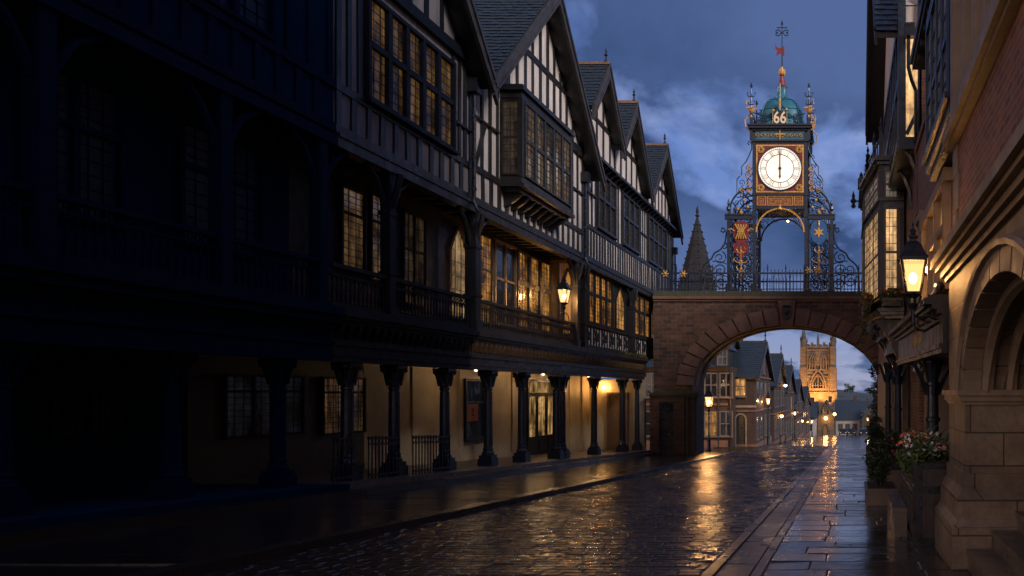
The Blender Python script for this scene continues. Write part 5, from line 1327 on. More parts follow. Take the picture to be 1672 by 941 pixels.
for i,(x,y,w,pm,lb) in enumerate(((-16,300,14,'litdark','dark house on the far slope left of the tower'),(4,290,10,'lit','lit house on the far slope above the cottage roofs'),(16,300,12,'litbright','bright windowed house on the far slope right of the tower'),(30,320,12,'lit','house among trees on the far slope beside the bare tree'))):
    cottage(lb,x-w/2,x+w/2,y,y+8,-12,-6.4+i*.3,-2.4+i*.3,M['cathdark'],False,[(.25,1.4,2.8,4.4,pm),(.7,1.4,2.8,4.4,'dark' if i%2 else pm)],group='houses on the far slope')
# cars
def car(x,y,label,body='car'):
    zg=gz(y) if y<186 else gz(186); t=T('parked_car',label,'car',(x,y,zg),'cars parked at the end of the street')
    b=MB(); w=.85
    prof=[(-2.1,.35),(-2.1,.78),(-1.95,.9),(-1.05,.98),(-.55,1.42),(.75,1.45),(1.45,.98),(2.05,.88),(2.1,.35)]
    b.extr([(x-w,y+a,zg+z) for a,z in prof],(2*w,0,0)); P('body',b,M[body],t)
    g=MB(); g.extr([(x-w*.82,y-1.07,zg+1.0),(x+w*.82,y-1.07,zg+1.0),(x+w*.72,y-.58,zg+1.41),(x-w*.72,y-.58,zg+1.41)],(0,-.02,.02)); P('windscreen',g,M['dark'],t)
    for sx in (-1,1):
        for a in (-1.3,1.3):
            q=MB(); q.extr([(x+sx*w-.1,y+a+.32*math.cos(k*.5236),zg+.32+.32*math.sin(k*.5236)) for k in range(12)],(.2,0,0)); P('wheel',q,M['tyre'],t)
        q=MB(); q.box(x+sx*.6-.14,x+sx*.6+.14,y-2.13,y-2.09,zg+.62,zg+.76); P('headlight',q,M['fwhite'],t)
for a in ((1.0,170,'dark parked car nearest to the tall bollard'),(3.6,166,'dark parked car at the right edge of the far street'),(-.9,178,'dark parked car in front of the long cottage')): car(*a)
# far trees
def bare_tree(x,y,zg,h,label,rnd,group=None):
    t=T('bare_tree',label,'tree',(x,y,zg),group); b=MB(); tw=MB()
    def br(p,d,l,r,lv):
        pts=[p]; q=p; dd=d
        for i in range(4):
            dd=(dd+Vector((rnd.uniform(-.22,.22),rnd.uniform(-.22,.22),rnd.uniform(-.05,.16)))).normalized(); q=q+dd*(l/4); pts.append(q)
        (b if lv<2 else tw).tube(pts,r,5 if lv<2 else 4,r*.55)
        if lv<4:
            for k in range(3 if lv<3 else 4):
                e=pts[rnd.choice([2,3,4])]; nd=(dd+Vector((rnd.uniform(-.9,.9),rnd.uniform(-.9,.9),rnd.uniform(-.2,.6)))).normalized(); br(e,nd,l*rnd.uniform(.55,.75),max(.012,r*.5),lv+1)
    br(Vector((x,y,zg)),Vector((0,0,1)),h*.42,h*.022,0); P('trunk',b,M['bark'],t); P('twigs',tw,M['bark'],t)
bare_tree(3.2,66,gz(66),8.2,'bare branched tree rising behind the right end of the arch',random.Random(5))
def bushy(x,y,zg,h,w,label,mat,rnd,n=260,size=.5,group=None,name='leafy_tree'):
    t=T(name,label,'tree',(x,y,zg),group); b=MB(); b.tube([(x,y,zg),(x+.1,y,zg+h*.3),(x,y+.1,zg+h*.6)],h*.03,6,h*.012); P('trunk',b,M['bark'],t)
    c=MB()
    for k in range(9):
        a=rnd.uniform(0,6.28); rr_=rnd.uniform(.1,.75)*w; zz=zg+h*rnd.uniform(.35,.9); leaves(c,(x+rr_*math.cos(a),y+rr_*math.sin(a),zz),(w*.5,w*.5,h*.16),n//9,size,rnd)
    P('crown',c,M[mat],t)
rt=random.Random(9)
for i,(x,y,h) in enumerate(((9,215,6),(13,222,7),(6,225,6.5),(19,218,8),(24,230,7),(0,262,7),(34,300,9),(-2,280,8),(12,270,8),(22,280,9))):
    bushy(x,y,-12,h,h*.42,['rounded dark tree among the far cottages','tall dark tree standing behind the far cottage roofs'][i%2],'leafdark',rt,300,.55,'trees around the far cottages')
for i in range(12):
    x=-100+i*21+rt.uniform(-6,6); bushy(x,600+rt.uniform(0,200),-4+ (3 if 3<i<9 else 1),rt.uniform(6,10),5,'small dark tree on the distant hillside','leafdark',rt,120,1.6,'trees on the distant hill')
# ------------------------------------------------------------------ right side: near stone arcade building
WX=1.28
sb=T('stone_building','near sandstone building with an arched doorway, steps and red brick upper wall','building',(WX,8,gz(8)))
ra=[(6.5+1.8*math.cos(math.pi*i/18),1.50+1.0*math.sin(math.pi*i/18)) for i in range(19)]   # from Y 8.3 to 5.6
b=MB(); pts=[(9.6,1.5),(9.6,2.86),(3.9,2.86),(3.9,1.5)]+ra[::-1]
b.extr([(WX,y,z) for y,z in pts],(1.1,0,0)); b.box(WX,WX+1.1,8.3,9.6,.62,1.36); b.box(WX,WX+1.1,3.9,4.7,-.4,1.499); P('ashlar_wall',b,M['ashlar'],sb)
b=MB()
for i in range(13):
    t0=math.pi*(i+.05)/13; t1=math.pi*(i+.95)/13; k_=.20
    f=lambda t,k:(6.5+(1.8+k)*math.cos(t),1.5+(1.0+k)*math.sin(t))
    q=[f(t0,-.012),f((t0+t1)/2,-.012),f(t1,-.012),f(t1,k_),f((t0+t1)/2,k_),f(t0,k_)]
    b.extr([(WX-.03,y,z) for y,z in q],(.2,0,0))
for off,dx,w in ((.0,.24,.07),(.0,.5,.06)):
    b.tube([(WX+dx,6.5+(1.8-.03)*math.cos(math.pi*i/18),1.5+(1.0-.03)*math.sin(math.pi*i/18)) for i in range(19)],w,6)
b.tube([(WX-.04,6.5+2.03*math.cos(math.pi*i/18),1.5+1.23*math.sin(math.pi*i/18)) for i in range(19)],.045,6)
P('arch_moulding',b,M['stone'],sb)
b=MB()   # impost
for x0,z0,z1 in ((WX-.03,1.36,1.40),(WX-.06,1.40,1.46),(WX-.09,1.46,1.52)):
    b.box(x0,WX+1.16,8.3-(WX-x0),9.6,z0,z1)
P('impost',b,M['stone'],sb)
b=MB(); g_=-.6
b.box(WX-.03,WX+1.15,8.26,9.62,.40,.62); b.extr([(WX-.10,8.19,.36),(WX+1.15,8.19,.36),(WX+1.15,8.26,.46),(WX-.03,8.26,.46)],(0,1.4,0))
b.box(WX-.10,WX+1.16,8.18,9.66,.06,.36); b.extr([(WX-.16,8.12,.06),(WX+1.16,8.12,.06),(WX+1.16,8.18,.13),(WX-.10,8.18,.13)],(0,1.5,0)); 
P('plinth',b,M['ashlar'],sb)
b=MB(); b.box(WX-.17,WX+1.17,8.10,9.68,g_,.058); P('plinth',b,M['ashlar'],sb)
b=MB(); b.box(WX+2.6,WX+2.8,2,9.6,-.6,3.0); b.box(WX+1.1,WX+2.6,9.3,9.6,-.6,2.86); b.box(WX+.0,WX+2.6,3.9,9.6,2.861,3.0); b.box(WX+1.101,WX+2.6,3.5,3.9,-.6,2.86); P('passage_wall',b,M['stone'],sb)
b=MB()
for i,(x,z) in enumerate(((WX+.0,-.16),(WX+.26,.035),(WX+.53,.225),(WX+.80,.41))):
    b.box(x-.02*0,WX+2.6,4.4-.0*i,8.095-.002*i if i<1 else 8.295-.001*i,-.8+.001*i,z); b.box(x-.02,x+.25,4.4,8.09 if i<1 else 8.29,z-.05,z+.004)
P('step',b,M['grit'],sb)
b=MB()   # main cornice
for x0,z0,z1 in ((WX-.05,2.87,2.93),(WX-.10,2.93,3.0),(WX-.16,3.0,3.05),(WX-.22,3.05,3.13)): b.box(x0,WX+.6,2.5,9.6+(WX-x0)*.8,z0,z1)
b.extr([(WX-.22,2.5,3.131),(WX-.22,9.77,3.131),(WX+.1,9.6,3.24),(WX+.1,2.5,3.24)],(0,0,.02)); P('cornice',b,M['stone'],sb)
b=MB(); b.box(WX+.07,WX+9,-16,9.55,3.13,21); P('brick_wall',b,M['brick'],sb)  # unseen height and length added to shade the nearer left houses
b=MB(); b.box(WX-.02,WX+.1,2,9.62,4.52,4.58); b.box(WX-.08,WX+.1,2,9.66,4.58,4.68); b.extr([(WX-.08,2,4.681),(WX-.08,9.66,4.681),(WX+.07,9.6,4.78),(WX+.07,2,4.78)],(0,0,.01))
P('sill_band',b,M['stone'],sb)
m=mx(WX+.07,-1)
window(sb,m,6.3,8.9,4.85,6.9,4,[.75],M['palepane'],M['stone'],None,fw=.22,mw=.16,fo=.12,label='stone mullioned upper window')
b=MB(); 
for i in range(8):
    z=3.3+i*.42; 
    if not 4.4<z<4.9: b.box(WX+.045,WX+.09,9.3-(.12 if i%2 else 0),9.6,z,z+.4)
P('quoins',b,M['stone'],sb)
# ---- middle brick house with shop front and timber bay box
MXW=1.62
mh=T('brick_shop','red brick shop house with timber bays, a dark shop fascia and a big stone window','shop',(MXW,15,gz(15)))
b=MB(); b.box(MXW,MXW+9,9.72,17.9,2.6,7.0); b.box(MXW,MXW+9,9.73,15.4,7.0,8.0); b.extr([(MXW,9.72,8.0),(MXW+9,9.72,8.0),(MXW+4.5,9.72,11.5)],(0,5.7,0)); b.box(MXW-.05,MXW+9,15.41,17.9,7.0,7.15); P('brick_wall',b,M['brick'],mh)
b=MB(); b.box(MXW-.28,MXW+.3,9.7,15.5,8.02,8.12); b.box(MXW-.34,MXW-.22,9.7,15.5,8.12,8.28); b.extr([(MXW-.3,9.7,8.2),(MXW+4.5,9.7,11.9),(MXW+4.5,9.7,11.7),(MXW-.3,9.7,8.0)],(0,5.8,0))
for i in range(9): b.box(MXW-.26,MXW,9.9+i*.6,10.0+i*.6,7.90,8.02)
P('eaves',b,M['timber'],mh)
# upper timber bay box
b=MB(); bx=1.32; y0,y1=9.9,12.8
b.box(bx,MXW,y0,y1,5.12,5.28); b.box(bx-.07,MXW,y0-.07,y1+.07,5.28,5.36); b.box(bx+.06,MXW,y0+.05,y1-.05,5.0,5.12); b.box(bx,MXW,y0,y1,7.5,7.68); b.box(bx+.05,MXW,y0+.05,y1-.05,5.36,7.5)
for y in (y0+.06,y1-.06): b.box(bx-.01,bx+.1,y-.07,y+.07,5.36,7.5)
P('bay_box',b,M['ironblue'],mh)
window(mh,mx(bx+.05,-1),y0+.15,y1-.15,5.45,7.4,4,[.42],M['palepane'],M['ironblue'],(2,3),fw=.05,mw=.09,fo=.07)
# stone mullioned window below it
m=mx(MXW,-1)
b=MB(); wy0,wy1,wz0,wz1=12.0,15.5,3.2,4.75
for y in (wy0,(wy0*2+wy1)/3,(wy0+wy1*2)/3,wy1): b.mbox(m,y-.09,y+.09,0,.12,wz0,wz1)
b.mbox(m,wy0-.25,wy1+.25,0,.14,wz1,wz1+.2); b.mbox(m,wy0-.25,wy1+.25,0,.16,wz0-.12,wz0); b.mbox(m,wy0,wy1,0,.10,4.1,4.19)
sw=P('stone_window',b,M['stone'],mh)
b=MB(); b.mbox(m,wy0+.09,wy1-.09,.005,.02,wz0,wz1); P('pane',b,M['lit'],sw)  # pane emission stands in for lantern light on the window
b=MB(); 
for z in (4.6-.0,): pass
for i in range(22): 
    z=2.9+i*.19; b.mbox(m,9.74,9.74+(.22 if i%2 else .34),.0,.03,z,z+.175)
    b.mbox(m,17.5,17.5+(.38 if i%2 else .25),.0,.03,z,z+.175)
P('brick_quoins',b,M['brick'],mh)
window(mh,m,16.2,17.1,3.4,5.2,1,[.5],M['litdark'],M['stone'],None,fw=.12,fo=.1,sill=.06)
# shop fascia
b=MB()
def slant(mb,x0,x1,y0,y1,za0,za1,zb0,zb1):
    mb.hexa([(x0,y0,za0),(x1,y0,za0),(x1,y1,zb0),(x0,y1,zb0),(x0,y0,za1),(x1,y0,za1),(x1,y1,zb1),(x0,y1,zb1)])
fy0,fy1=9.75,18.2
slant(b,1.22,1.6,fy0,fy1,2.12,2.50,2.25,2.70); slant(b,1.16,1.6,fy0,fy1,2.50,2.56,2.70,2.76); slant(b,1.08,1.6,fy0-.002,fy1+.05,2.56,2.62,2.76,2.82); slant(b,.98,1.6,fy0-.004,fy1+.1,2.62,2.70,2.82,2.92); slant(b,1.03,1.6,fy0-.003,fy1+.08,2.70,2.74,2.92,2.97); slant(b,1.17,1.6,fy0,fy1,2.06,2.12,2.19,2.25); slant(b,1.2,MXW+1.3,fy0,fy1,2.0,2.06,2.13,2.19)
P('fascia',b,M['timber'],mh)
mt=mx(1.22,-1)
def tilt(b_): return b_
fx=textmesh('OPTIMIST TREE',.30,mt,13.4,.006,2.40,ext=.006,flip=True)
P('fascia_lettering',fx,M['goldfaded'] if 'goldfaded' in M else M['gold'],mh)
b=MB(); b.box(MXW+1.2,MXW+1.4,9.7,17.9,-1.2,2.6); b.box(1.5,MXW+1.2,9.61,9.72,-.8,2.0); P('shop_back_wall',b,M['ashlar'],mh)
for y in (13.0,15.4,17.5):
    b=MB(); b.box(1.78,2.1,y-.14,y+.14,gz(y)-.2,2.1); b.box(1.74,2.14,y-.18,y+.18,1.6,1.72); b.box(1.74,2.14,y-.18,y+.18,gz(y)-.2,gz(y)+.3); P('stone_pilaster',b,M['stone'],mh)
def rcol(par,x,y,zt,w=.2):
    zb=gz(y); h=zt-zb; c=MB(); c.box(x-w*.9,x+w*.9,y-w*.9,y+w*.9,zb-.05,zb+.25); c.lathe([(w*.85,.25),(w*.7,.33),(w*.6,.4),(w*.55,h*.6),(w*.7,h*.605),(w*.7,h*.625),(w*.55,h*.63),(w*.5,h-.45),(w*.65,h-.43),(w*.65,h-.38),(w*.5,h-.36),(w*.9,h-.08),(w,h-.04),(w,h)],(x,y,zb),14)
    for s in (-1,1):
        for q in (0,1): c.tube([(x+(s*w*.5 if q else 0),y+(0 if q else s*w*.5),zt-.6),(x+(s*w*.9 if q else 0),y+(0 if q else s*w*.9),zt-.35),(x+(s*w*1.6 if q else 0),y+(0 if q else s*w*1.6),zt-.05)],.04,5)
    P('column',c,M['ironblue'],par)
rcol(mh,1.52,13.6,2.05,.2); rcol(mh,1.34,20.2,2.3,.18); rcol(mh,1.55,9.95,2.0,.13)
# ---- timber gabled house with canted glazed bay
th=T('gabled_shop','narrow timber gabled house with a tall canted glass bay and warm cream curtains','house',(1.62,24.5,gz(24.5)))
b=MB(); b.box(1.70,9,17.95,41.9,gz(42)-.3,11); P('wall',b,M['brick'],th)
V=[(1.64,22.0),(.98,22.05),(.60,25.0),(.60,27.4),(1.2,28.2),(1.64,28.2)]
def polyslab(mb,pts,z0,z1,grow=0.0):
    c=Vector((sum(p[0] for p in pts)/len(pts),sum(p[1] for p in pts)/len(pts)))
    q=[]
    for x,y in pts:
        d=Vector((x,y))-c; q.append((x+(d.x/abs(d.x) if d.x<0 else .0)*grow, y+(sgn(d.y))*grow))
    mb.extr([(x,y,z0) for x,y in q],(0,0,z1-z0))
b=MB()
for z0,z1,gw in ((3.62,3.72,-.12),(3.72,3.82,.02),(3.82,3.90,.10),(3.90,4.22,-.02),(6.78,6.98,.03),(6.98,7.05,.10),(7.86,8.02,.02),(8.02,8.12,.12),(8.12,8.2,.2),(8.2,8.28,.14)): polyslab(b,V,z0,z1,gw)
polyslab(b,[(1.64,22.6),(1.3,22.6),(1.05,24.9),(1.05,27),(1.64,27.5)],3.2,3.62); polyslab(b,[(1.64,22.9),(1.45,22.9),(1.3,24.9),(1.3,26.5),(1.64,27)],2.7,3.2)
for (x,y) in V[1:5]: b.box(x-.05,x+.07,y-.06,y+.06,4.2,8.0)
b.box(1.52,1.64,21.99,22.1,4.2,8.0)
P('bay_frame',b,M['ironblue'],th)
fl=MB(); polyslab(fl,[(1.60,22.05),(1.04,22.1),(.66,25.0),(.66,27.3),(1.2,28.1)],4.2,8.0); P('bay_core',fl,M['tan'],th)
def seg(a,c,cols,pm1,pm2):
    mm_=mdir(a,c); L=math.hypot(c[0]-a[0],c[1]-a[1])
    window(th,mm_,.12,L-.1,4.28,6.74,cols,[.0001] if False else [.5],M[pm1],M['whitewin'],(3,5),fw=.05,mw=.07,fo=.05,camemat=M['whitewin'])
    window(th,mm_,.12,L-.1,7.1,7.82,cols,[.5],M[pm2],M['whitewin'],(3,2),fw=.05,mw=.07,fo=.05,camemat=M['whitewin'])
# outward = right-hand normal of the direction
seg((1.0,22.0),(1.52,22.0),1,'litcream','palecream' if 'palecream' in M else 'litcream')
seg((.60,25.0),(.95,22.1),3,'litcream','palecream' if 'palecream' in M else 'litcream')
seg((.58,27.4),(.58,25.0),2,'litcream','litcream')
# balcony rail on top of the bay
b=MB()
pts=[(1.0,22.4),(.68,25.0),(.66,27.2)]
for i in range(2):
    p,q=pts[i],pts[i+1]
    for z in (8.35,8.95): b.bar((p[0],p[1],z),(q[0],q[1],z),.05,.04)
    for k in range(9):
        u=k/8; x=p[0]+(q[0]-p[0])*u; y=p[1]+(q[1]-p[1])*u; b.box(x-.02,x+.02,y-.02,y+.02,8.28,9.0)
        if k%4==0: b.box(x-.05,x+.05,y-.05,y+.05,8.28,9.15); b.lathe([(.07,0),(.08,.08),(.02,.14),(.05,.22),(.004,.4)],(x,y,9.15),7)
P('balcony_rail',b,M['ironblue'],th)
# jettied upper storey with big gable
UX=1.28; uy0,uy1=18.0,28.2
b=MB(); b.box(UX+.03,1.9,uy0+.03,uy1,7.5,10.6); b.extr([(UX+.03,uy0,10.6),(UX+.03,uy1,10.6),(UX+.03,23.3,16)],(.5,0,0)); P('plaster_infill',b,M['plaster'],th)
f=MB(); m=mx(UX+.03,-1)
for z in (7.6,9.05,10.55): f.mbox(m,uy0,uy1,0,.08,z-.1,z+.1)
n=13
for i in range(n+1):
    y=uy0+.1+(uy1-uy0-.2)*i/n; f.mbox(m,y-.075,y+.075,0,.06,7.7,10.5)
f.box(UX-.08,UX+.10,uy0-.06,uy0+.1,7.2,10.8); f.box(UX+.101,1.75,uy0-.05,uy0+.03,7.2,7.48); f.box(1.66,1.75,uy0-.05,uy0+.03,7.48,10.8); f.box(UX+.10,1.66,uy0-.04,uy0+.03,9.9,10.05)
f.box(UX-.04,1.72,uy0+.1,uy1,7.25,7.5); f.box(UX-.10,UX+.02,uy0+.1,uy1,7.35,7.46)
f.bar((UX+.12,uy0-.01,7.55),(1.66,uy0-.01,8.1),.09,.06,up=(0,1,0))
for i,(y) in enumerate((18.2,20.0,28.0)): f.tube([(1.68,y,6.3),(1.64,y,6.75),(1.5,y,7.1),(UX+.05,y,7.26)],.06,6)
P('timber_frame',f,M['ironblue'],th)
pw=MB(); pw.box(UX+.101,1.659,uy0+.005,uy0+.025,7.49,9.89); P('side_panel_glow',pw,M['litcream'],th,'cream side panel with warm light put in as glow')  # emission imitates warm light falling on the panel
window(th,m,19.6,21.6,7.85,8.85,3,[],M['litdark'],M['ironblue'],(2,3),fw=.06,fo=.1)
window(th,m,23.6,26.2,7.85,8.85,4,[],M['dark'],M['ironblue'],(2,3),fw=.06,fo=.1)
b=MB(); ap=(23.5,16.5); 
for s,ye in ((-1,18.9),(1,27.8)):
    ze=ap[1]-1.3*abs(ye-ap[0]); b.extr([(.68,ap[0],ap[1]),(.68,ye,ze),(.68,ye,ze-.45),(.68,ap[0],ap[1]-.6)],(.08,0,0)); b.extr([(.66,ap[0],ap[1]+.05),(.66,ye,ze+.05),(.66,ye,ze-.12),(.66,ap[0],ap[1]-.12)],(.06,0,0))
P('bargeboard',b,M['timber'],th)
b=MB(); r=MB()
for s,ye in ((-1,18.8),(1,27.9)):
    ze=ap[1]-1.3*abs(ye-ap[0]); b.extr([(.72,ap[0],ap[1]-.02),(.72,ye,ze-.02),(.72,ye,ze-.2),(.72,ap[0],ap[1]-.22)],(6,0,0)); slates(r,.7,6.7,ap[0],ap[1],ye,ze,.26,.32)
P('roof',b,M['timber'],th); P('roof_slates',r,M['slate'],th)
b=MB(); b.tube([(1.42,17.7,9.9),(1.42,17.7,9.0),(1.5,17.72,8.7),(1.60,17.8,8.5),(1.60,17.8,7.3)],.045,8); b.box(1.32,1.56,17.6,17.8,9.7,10.0); P('downpipe',b,M['ironblack'],th)
# lower right: warm stone pier and pilasters below the bay
b=MB(); b.box(1.5,1.66,20.8,21.3,gz(21)-.3,2.6); b.box(1.46,1.66,20.76,21.34,2.2,2.35); P('stone_pilaster',b,M['stone'],th); b=MB(); b.box(1.4,1.7,27.5,28.3,gz(28)-.3,2.6); b.box(1.35,1.7,27.4,28.4,2.1,2.3); P('stone_pilaster',b,M['stone'],th)
for y in (22.5,25.5,27.0):
    b=MB(); b.extr([(1.64,y-.1,3.6),(.85,y-.1,3.6),(.95,y-.1,3.4),(1.25,y-.1,3.0),(1.45,y-.1,2.5),(1.64,y-.1,2.2)],(0,.2,0)); b.ball((.95,y,3.42),.1,6); P('bay_bracket',b,M['timber'],th)
rcol(th,1.25,23.4,2.4,.16)
b=MB(); b.box(1.645,1.70,30,41.8,gz(42)-.2,2.4); P('ground_front',b,M['stone'],th)
# window boxes with flowers
rf=random.Random(21)
def flowerbox(label,x0,x1,y0,y1,z,h,cols,leafs,n,trail=None):
    t=T('window_box',label,'planter',((x0+x1)/2,(y0+y1)/2,z),'flower boxes on the bay'); b=MB()
    b.extr([(x0+.04,y0+.03,z),(x1-.04,y0+.03,z),(x1,y0,z+h),(x0,y0,z+h)],(0,y1-y0,0)); b.box(x0-.02,x1+.02,y0-.02,y1+.02,z+h-.04,z+h+.02); P('box',b,M['timber_brown'],t)
    l=MB(); 
    k_=max(2,int(max(x1-x0,y1-y0)/.18))
    for i in range(k_): 
        u=(i+.5)/k_; leaves(l,(x0+(x1-x0)*u if x1-x0>y1-y0 else (x0+x1)/2,y0+(y1-y0)*u if x1-x0<=y1-y0 else (y0+y1)/2,z+h+.08+rf.uniform(0,.08)),(.2,.2,.19),n//k_,.055,rf)
    if trail:
        for (tx,ty,tz) in trail: leaves(l,(tx,ty,tz),(.10,.12,.20),90,.045,rf)
    P('foliage',l,M[leafs],t)
    for c in cols:
        f=MB()
        for i in range(k_): u=(i+.5)/k_; blooms(f,(x0+(x1-x0)*u if x1-x0>y1-y0 else (x0+x1)/2,y0+(y1-y0)*u if x1-x0<=y1-y0 else (y0+y1)/2,z+h+.02),(.2,.2,.27),9,.042,rf)
        P('flowers',f,M[c],t)
flowerbox('trough of orange and red flowers under the front pane of the glass bay',.98,1.56,21.62,21.9,3.93,.2,['forange','fred','fpink'],'leaf',900)
flowerbox('flower box with trailing yellow green leaves on the street side of the bay',.45,.72,22.3,24.6,3.9,.2,['forange','fred'],'leafgold',1500,[(.55,22.4,3.8),(.52,22.9,3.6),(.5,23.5,3.45),(.5,24.2,3.25),(.5,24.6,3.1),(.6,22.1,3.95)])
# bracket lantern
L=lantern((.87,10.1,2.80),.43,'big black gas lantern on a scrolled iron bracket, brightest lamp on the right','lantern','gas lanterns',125,.09,n=4)
lx,ly=.87,10.1; b=MB(); b.tube([(lx,ly,2.60),(lx,ly,2.40)],.025,6); b.tube([(lx,ly,2.52),(lx+.12,ly,2.46),(1.25,ly+.05,2.58)],.026,6); b.tube([(lx,ly,2.40),(lx+.05,ly,2.32),(lx+.15,ly,2.30),(1.25,ly+.05,2.44)],.02,5)
b.tube([(lx+.04,ly,2.53),(1.0,10.05,2.60),(1.12,9.98,2.74),(1.2,9.93,2.84)],.045,7); b.ball((1.2,9.92,2.86),.075,8)
for k in range(3): b.tube([(lx+.1+.1*k+.05*math.cos(t*.8),ly,2.42+.04*k+.05*math.sin(t*.8)) for t in range(8)],.013,5)
for s in (-1,1): b.tube([(lx,ly,2.62),(lx+s*.08,ly,2.68),(lx+s*.11,ly,2.77)],.015,5)
P('bracket',b,M['ironblack'],L)
t=T('wall_lamp','small bare wall lamp glowing behind the big gas lantern','lamp',(1.5,14.4,3.75)); b=MB(); b.tube([(1.62,14.4,3.65),(1.53,14.4,3.62),(1.5,14.4,3.7)],.015,5); b.lathe([(.03,0),(.04,.05)],(1.5,14.4,3.68),8); b.lathe([(.06,.2),(.02,.26)],(1.5,14.4,3.7),8); P('bracket',b,M['ironblack'],t); g=MB(); g.ball((1.5,14.4,3.80),.05,8,1.2); P('bulb',g,M['smallglow'],t); light('lamp_light',(1.5,14.4,3.80),95,(1,.46,.14),.075,t)
# little wall lamp under the fascia (unlit glass shade)
t=T('shop_lamp','pale unlit glass globe cluster hanging under the shop fascia','lamp',(1.3,14.0,1.9)); b=MB(); b.tube([(1.3,14.0,2.1),(1.3,14.0,1.95)],.015,5); P('rod',b,M['ironblack'],t); g=MB()
for dx,dz in ((-.05,0),(.05,.02),(0,.06),(.0,-.04)): g.ball((1.3+dx,14.0+dx,1.9+dz),.055,8)
P('shade',g,M['paleshade'] if 'paleshade' in M else M['whitewin'],t)
# sign brackets on the bay
for z,lab in ((7.2*1.0,'small iron bracket sign high on the bay, against the sky'),(8.15,'dark box lamp at the top corner of the bay')):
    t=T('bracket_sign',lab,'sign',(.5,27.2,z)); b=MB()
    if z<8: b.bar((.62,26.5,z+.9),(.22,26.5,z+.9),.05,.05); b.lathe([(.03,-.25),(.09,-.2),(.05,-.08),(.12,0),(.05,.1),(.06,.18),(.005,.36)],(.22,26.5,z+.9),7)
    else: b.box(.38,.62,26.9,27.3,z+.55,z+.85); b.box(.42,.58,26.95,27.25,z+.85,z+.92); b.lathe([(.06,0),(.07,.1),(.02,.2)],(.5,27.1,z+.92),7)
    P('bracket',b,M['ironblack'],t)
# ------------------------------------------------------------------ planters and plants
def planter_big():
    x0,x1,y0,y1=.86,1.42,9.9,12.1; zb=gz(10)-.02; zt=.58
    t=T('planter','tall black panelled planter box overflowing with flowers beside the stone pier','planter',(1.14,11,gz(11)))
    b=MB(); b.box(x0,x1,y0,y1,gz(y1)-.1,zt-.06); b.box(x0-.03,x1+.03,y0-.03,y1+.03,zt-.06,zt); b.box(x0-.02,x1+.02,y0-.02,y1+.02,zb-.2,zb+.1); b.box(x0-.015,x1+.015,y0-.015,y1+.015,.22,.26); P('box',b,M['ironblack'],t)
    p=MB(); m=my(y0,-1)
    for a,c in ((.30,.48),(-.36,.16)):
        p.mbox(m,x0+.14,x1-.10,.0,.012,a,c); 
        for q in ((x0+.12,x0+.15,a-.02,c+.02),(x1-.11,x1-.08,a-.02,c+.02),(x0+.15,x1-.11,a-.02,a+.01),(x0+.15,x1-.11,c-.01,c+.02)): p.mbox(m,q[0],q[1],0,.022,q[2],q[3])
    m=mx(x0,-1)
    for ya in (10.02,10.75,11.45):
        for a,c in ((.30,.48),(-.30,.16)):
            for q in ((ya,ya+.03,a,c),(ya+.5,ya+.53,a,c),(ya+.03,ya+.5,a,a+.03),(ya+.03,ya+.5,c-.03,c)): p.mbox(m,q[0],q[1],0,.02,q[2],q[3])
    P('panel_moulding',p,M['timber_brown'],t)
    s=MB(); s.box(x0+.02,x1-.02,y0+.02,y1-.02,zt+.001,zt+.02); P('soil',s,M['soil'],t)
    l=MB(); st=MB()
    for i in range(46):
        x=rf.uniform(x0,x1); y=rf.uniform(y0,y1); h=rf.uniform(.10,.34); 
        st.tube([(x,y,zt),(x+rf.uniform(-.06,.06),y+rf.uniform(-.06,.06),zt+h)],.006,4); leaves(l,(x,y,zt+h*.6),(.11,.13,.13),44,.05,rf)
    for i in range(10): leaves(l,(x0-.05,y0+.1+i*.2,zt-.06),(.07,.1,.14),30,.045,rf)
    for i in range(40):   # blades
        x=rf.uniform(x0,x1); y=rf.uniform(y0,y1); a=rf.uniform(0,6.28); h=rf.uniform(.25,.5); w=.012
        p0=Vector((x,y,zt)); p1=p0+Vector((.3*h*math.cos(a),.3*h*math.sin(a),h*.7)); p2=p0+Vector((.75*h*math.cos(a),.75*h*math.sin(a),h)); q=Vector((-math.sin(a),math.cos(a),0))*w
        l.add([p0-q,p0+q,p1+q,p1-q,p2],[(0,1,2,3),(3,2,4)])
    P('stems',st,M['bark'],t); P('foliage',l,M['leaf'],t)
    for c,n in (('fwhite',40),('fpink',30),('forange',20),('fred',8)):
        for i in range(n): 
            f=MB(); x=rf.uniform(x0-.06,x1); y=rf.uniform(y0-.05,y1); blooms(f,(x,y,zt+.06),(.05,.05,.26*rf.uniform(.3,1.1)),1,.042,rf); P('flower',f,M[c],t)
planter_big()
b=MB(); b.box(.66,.835,10.6,12.5,gz(12.5)-.1,-.16); b.box(.64,.835,10.57,12.53,-.16,-.11); b.box(.655,.835,10.59,12.51,-.45,-.42); st_=THING('stone_bench',b,M['grit'],'low dark stone bench against the side of the tall black planter','bench')
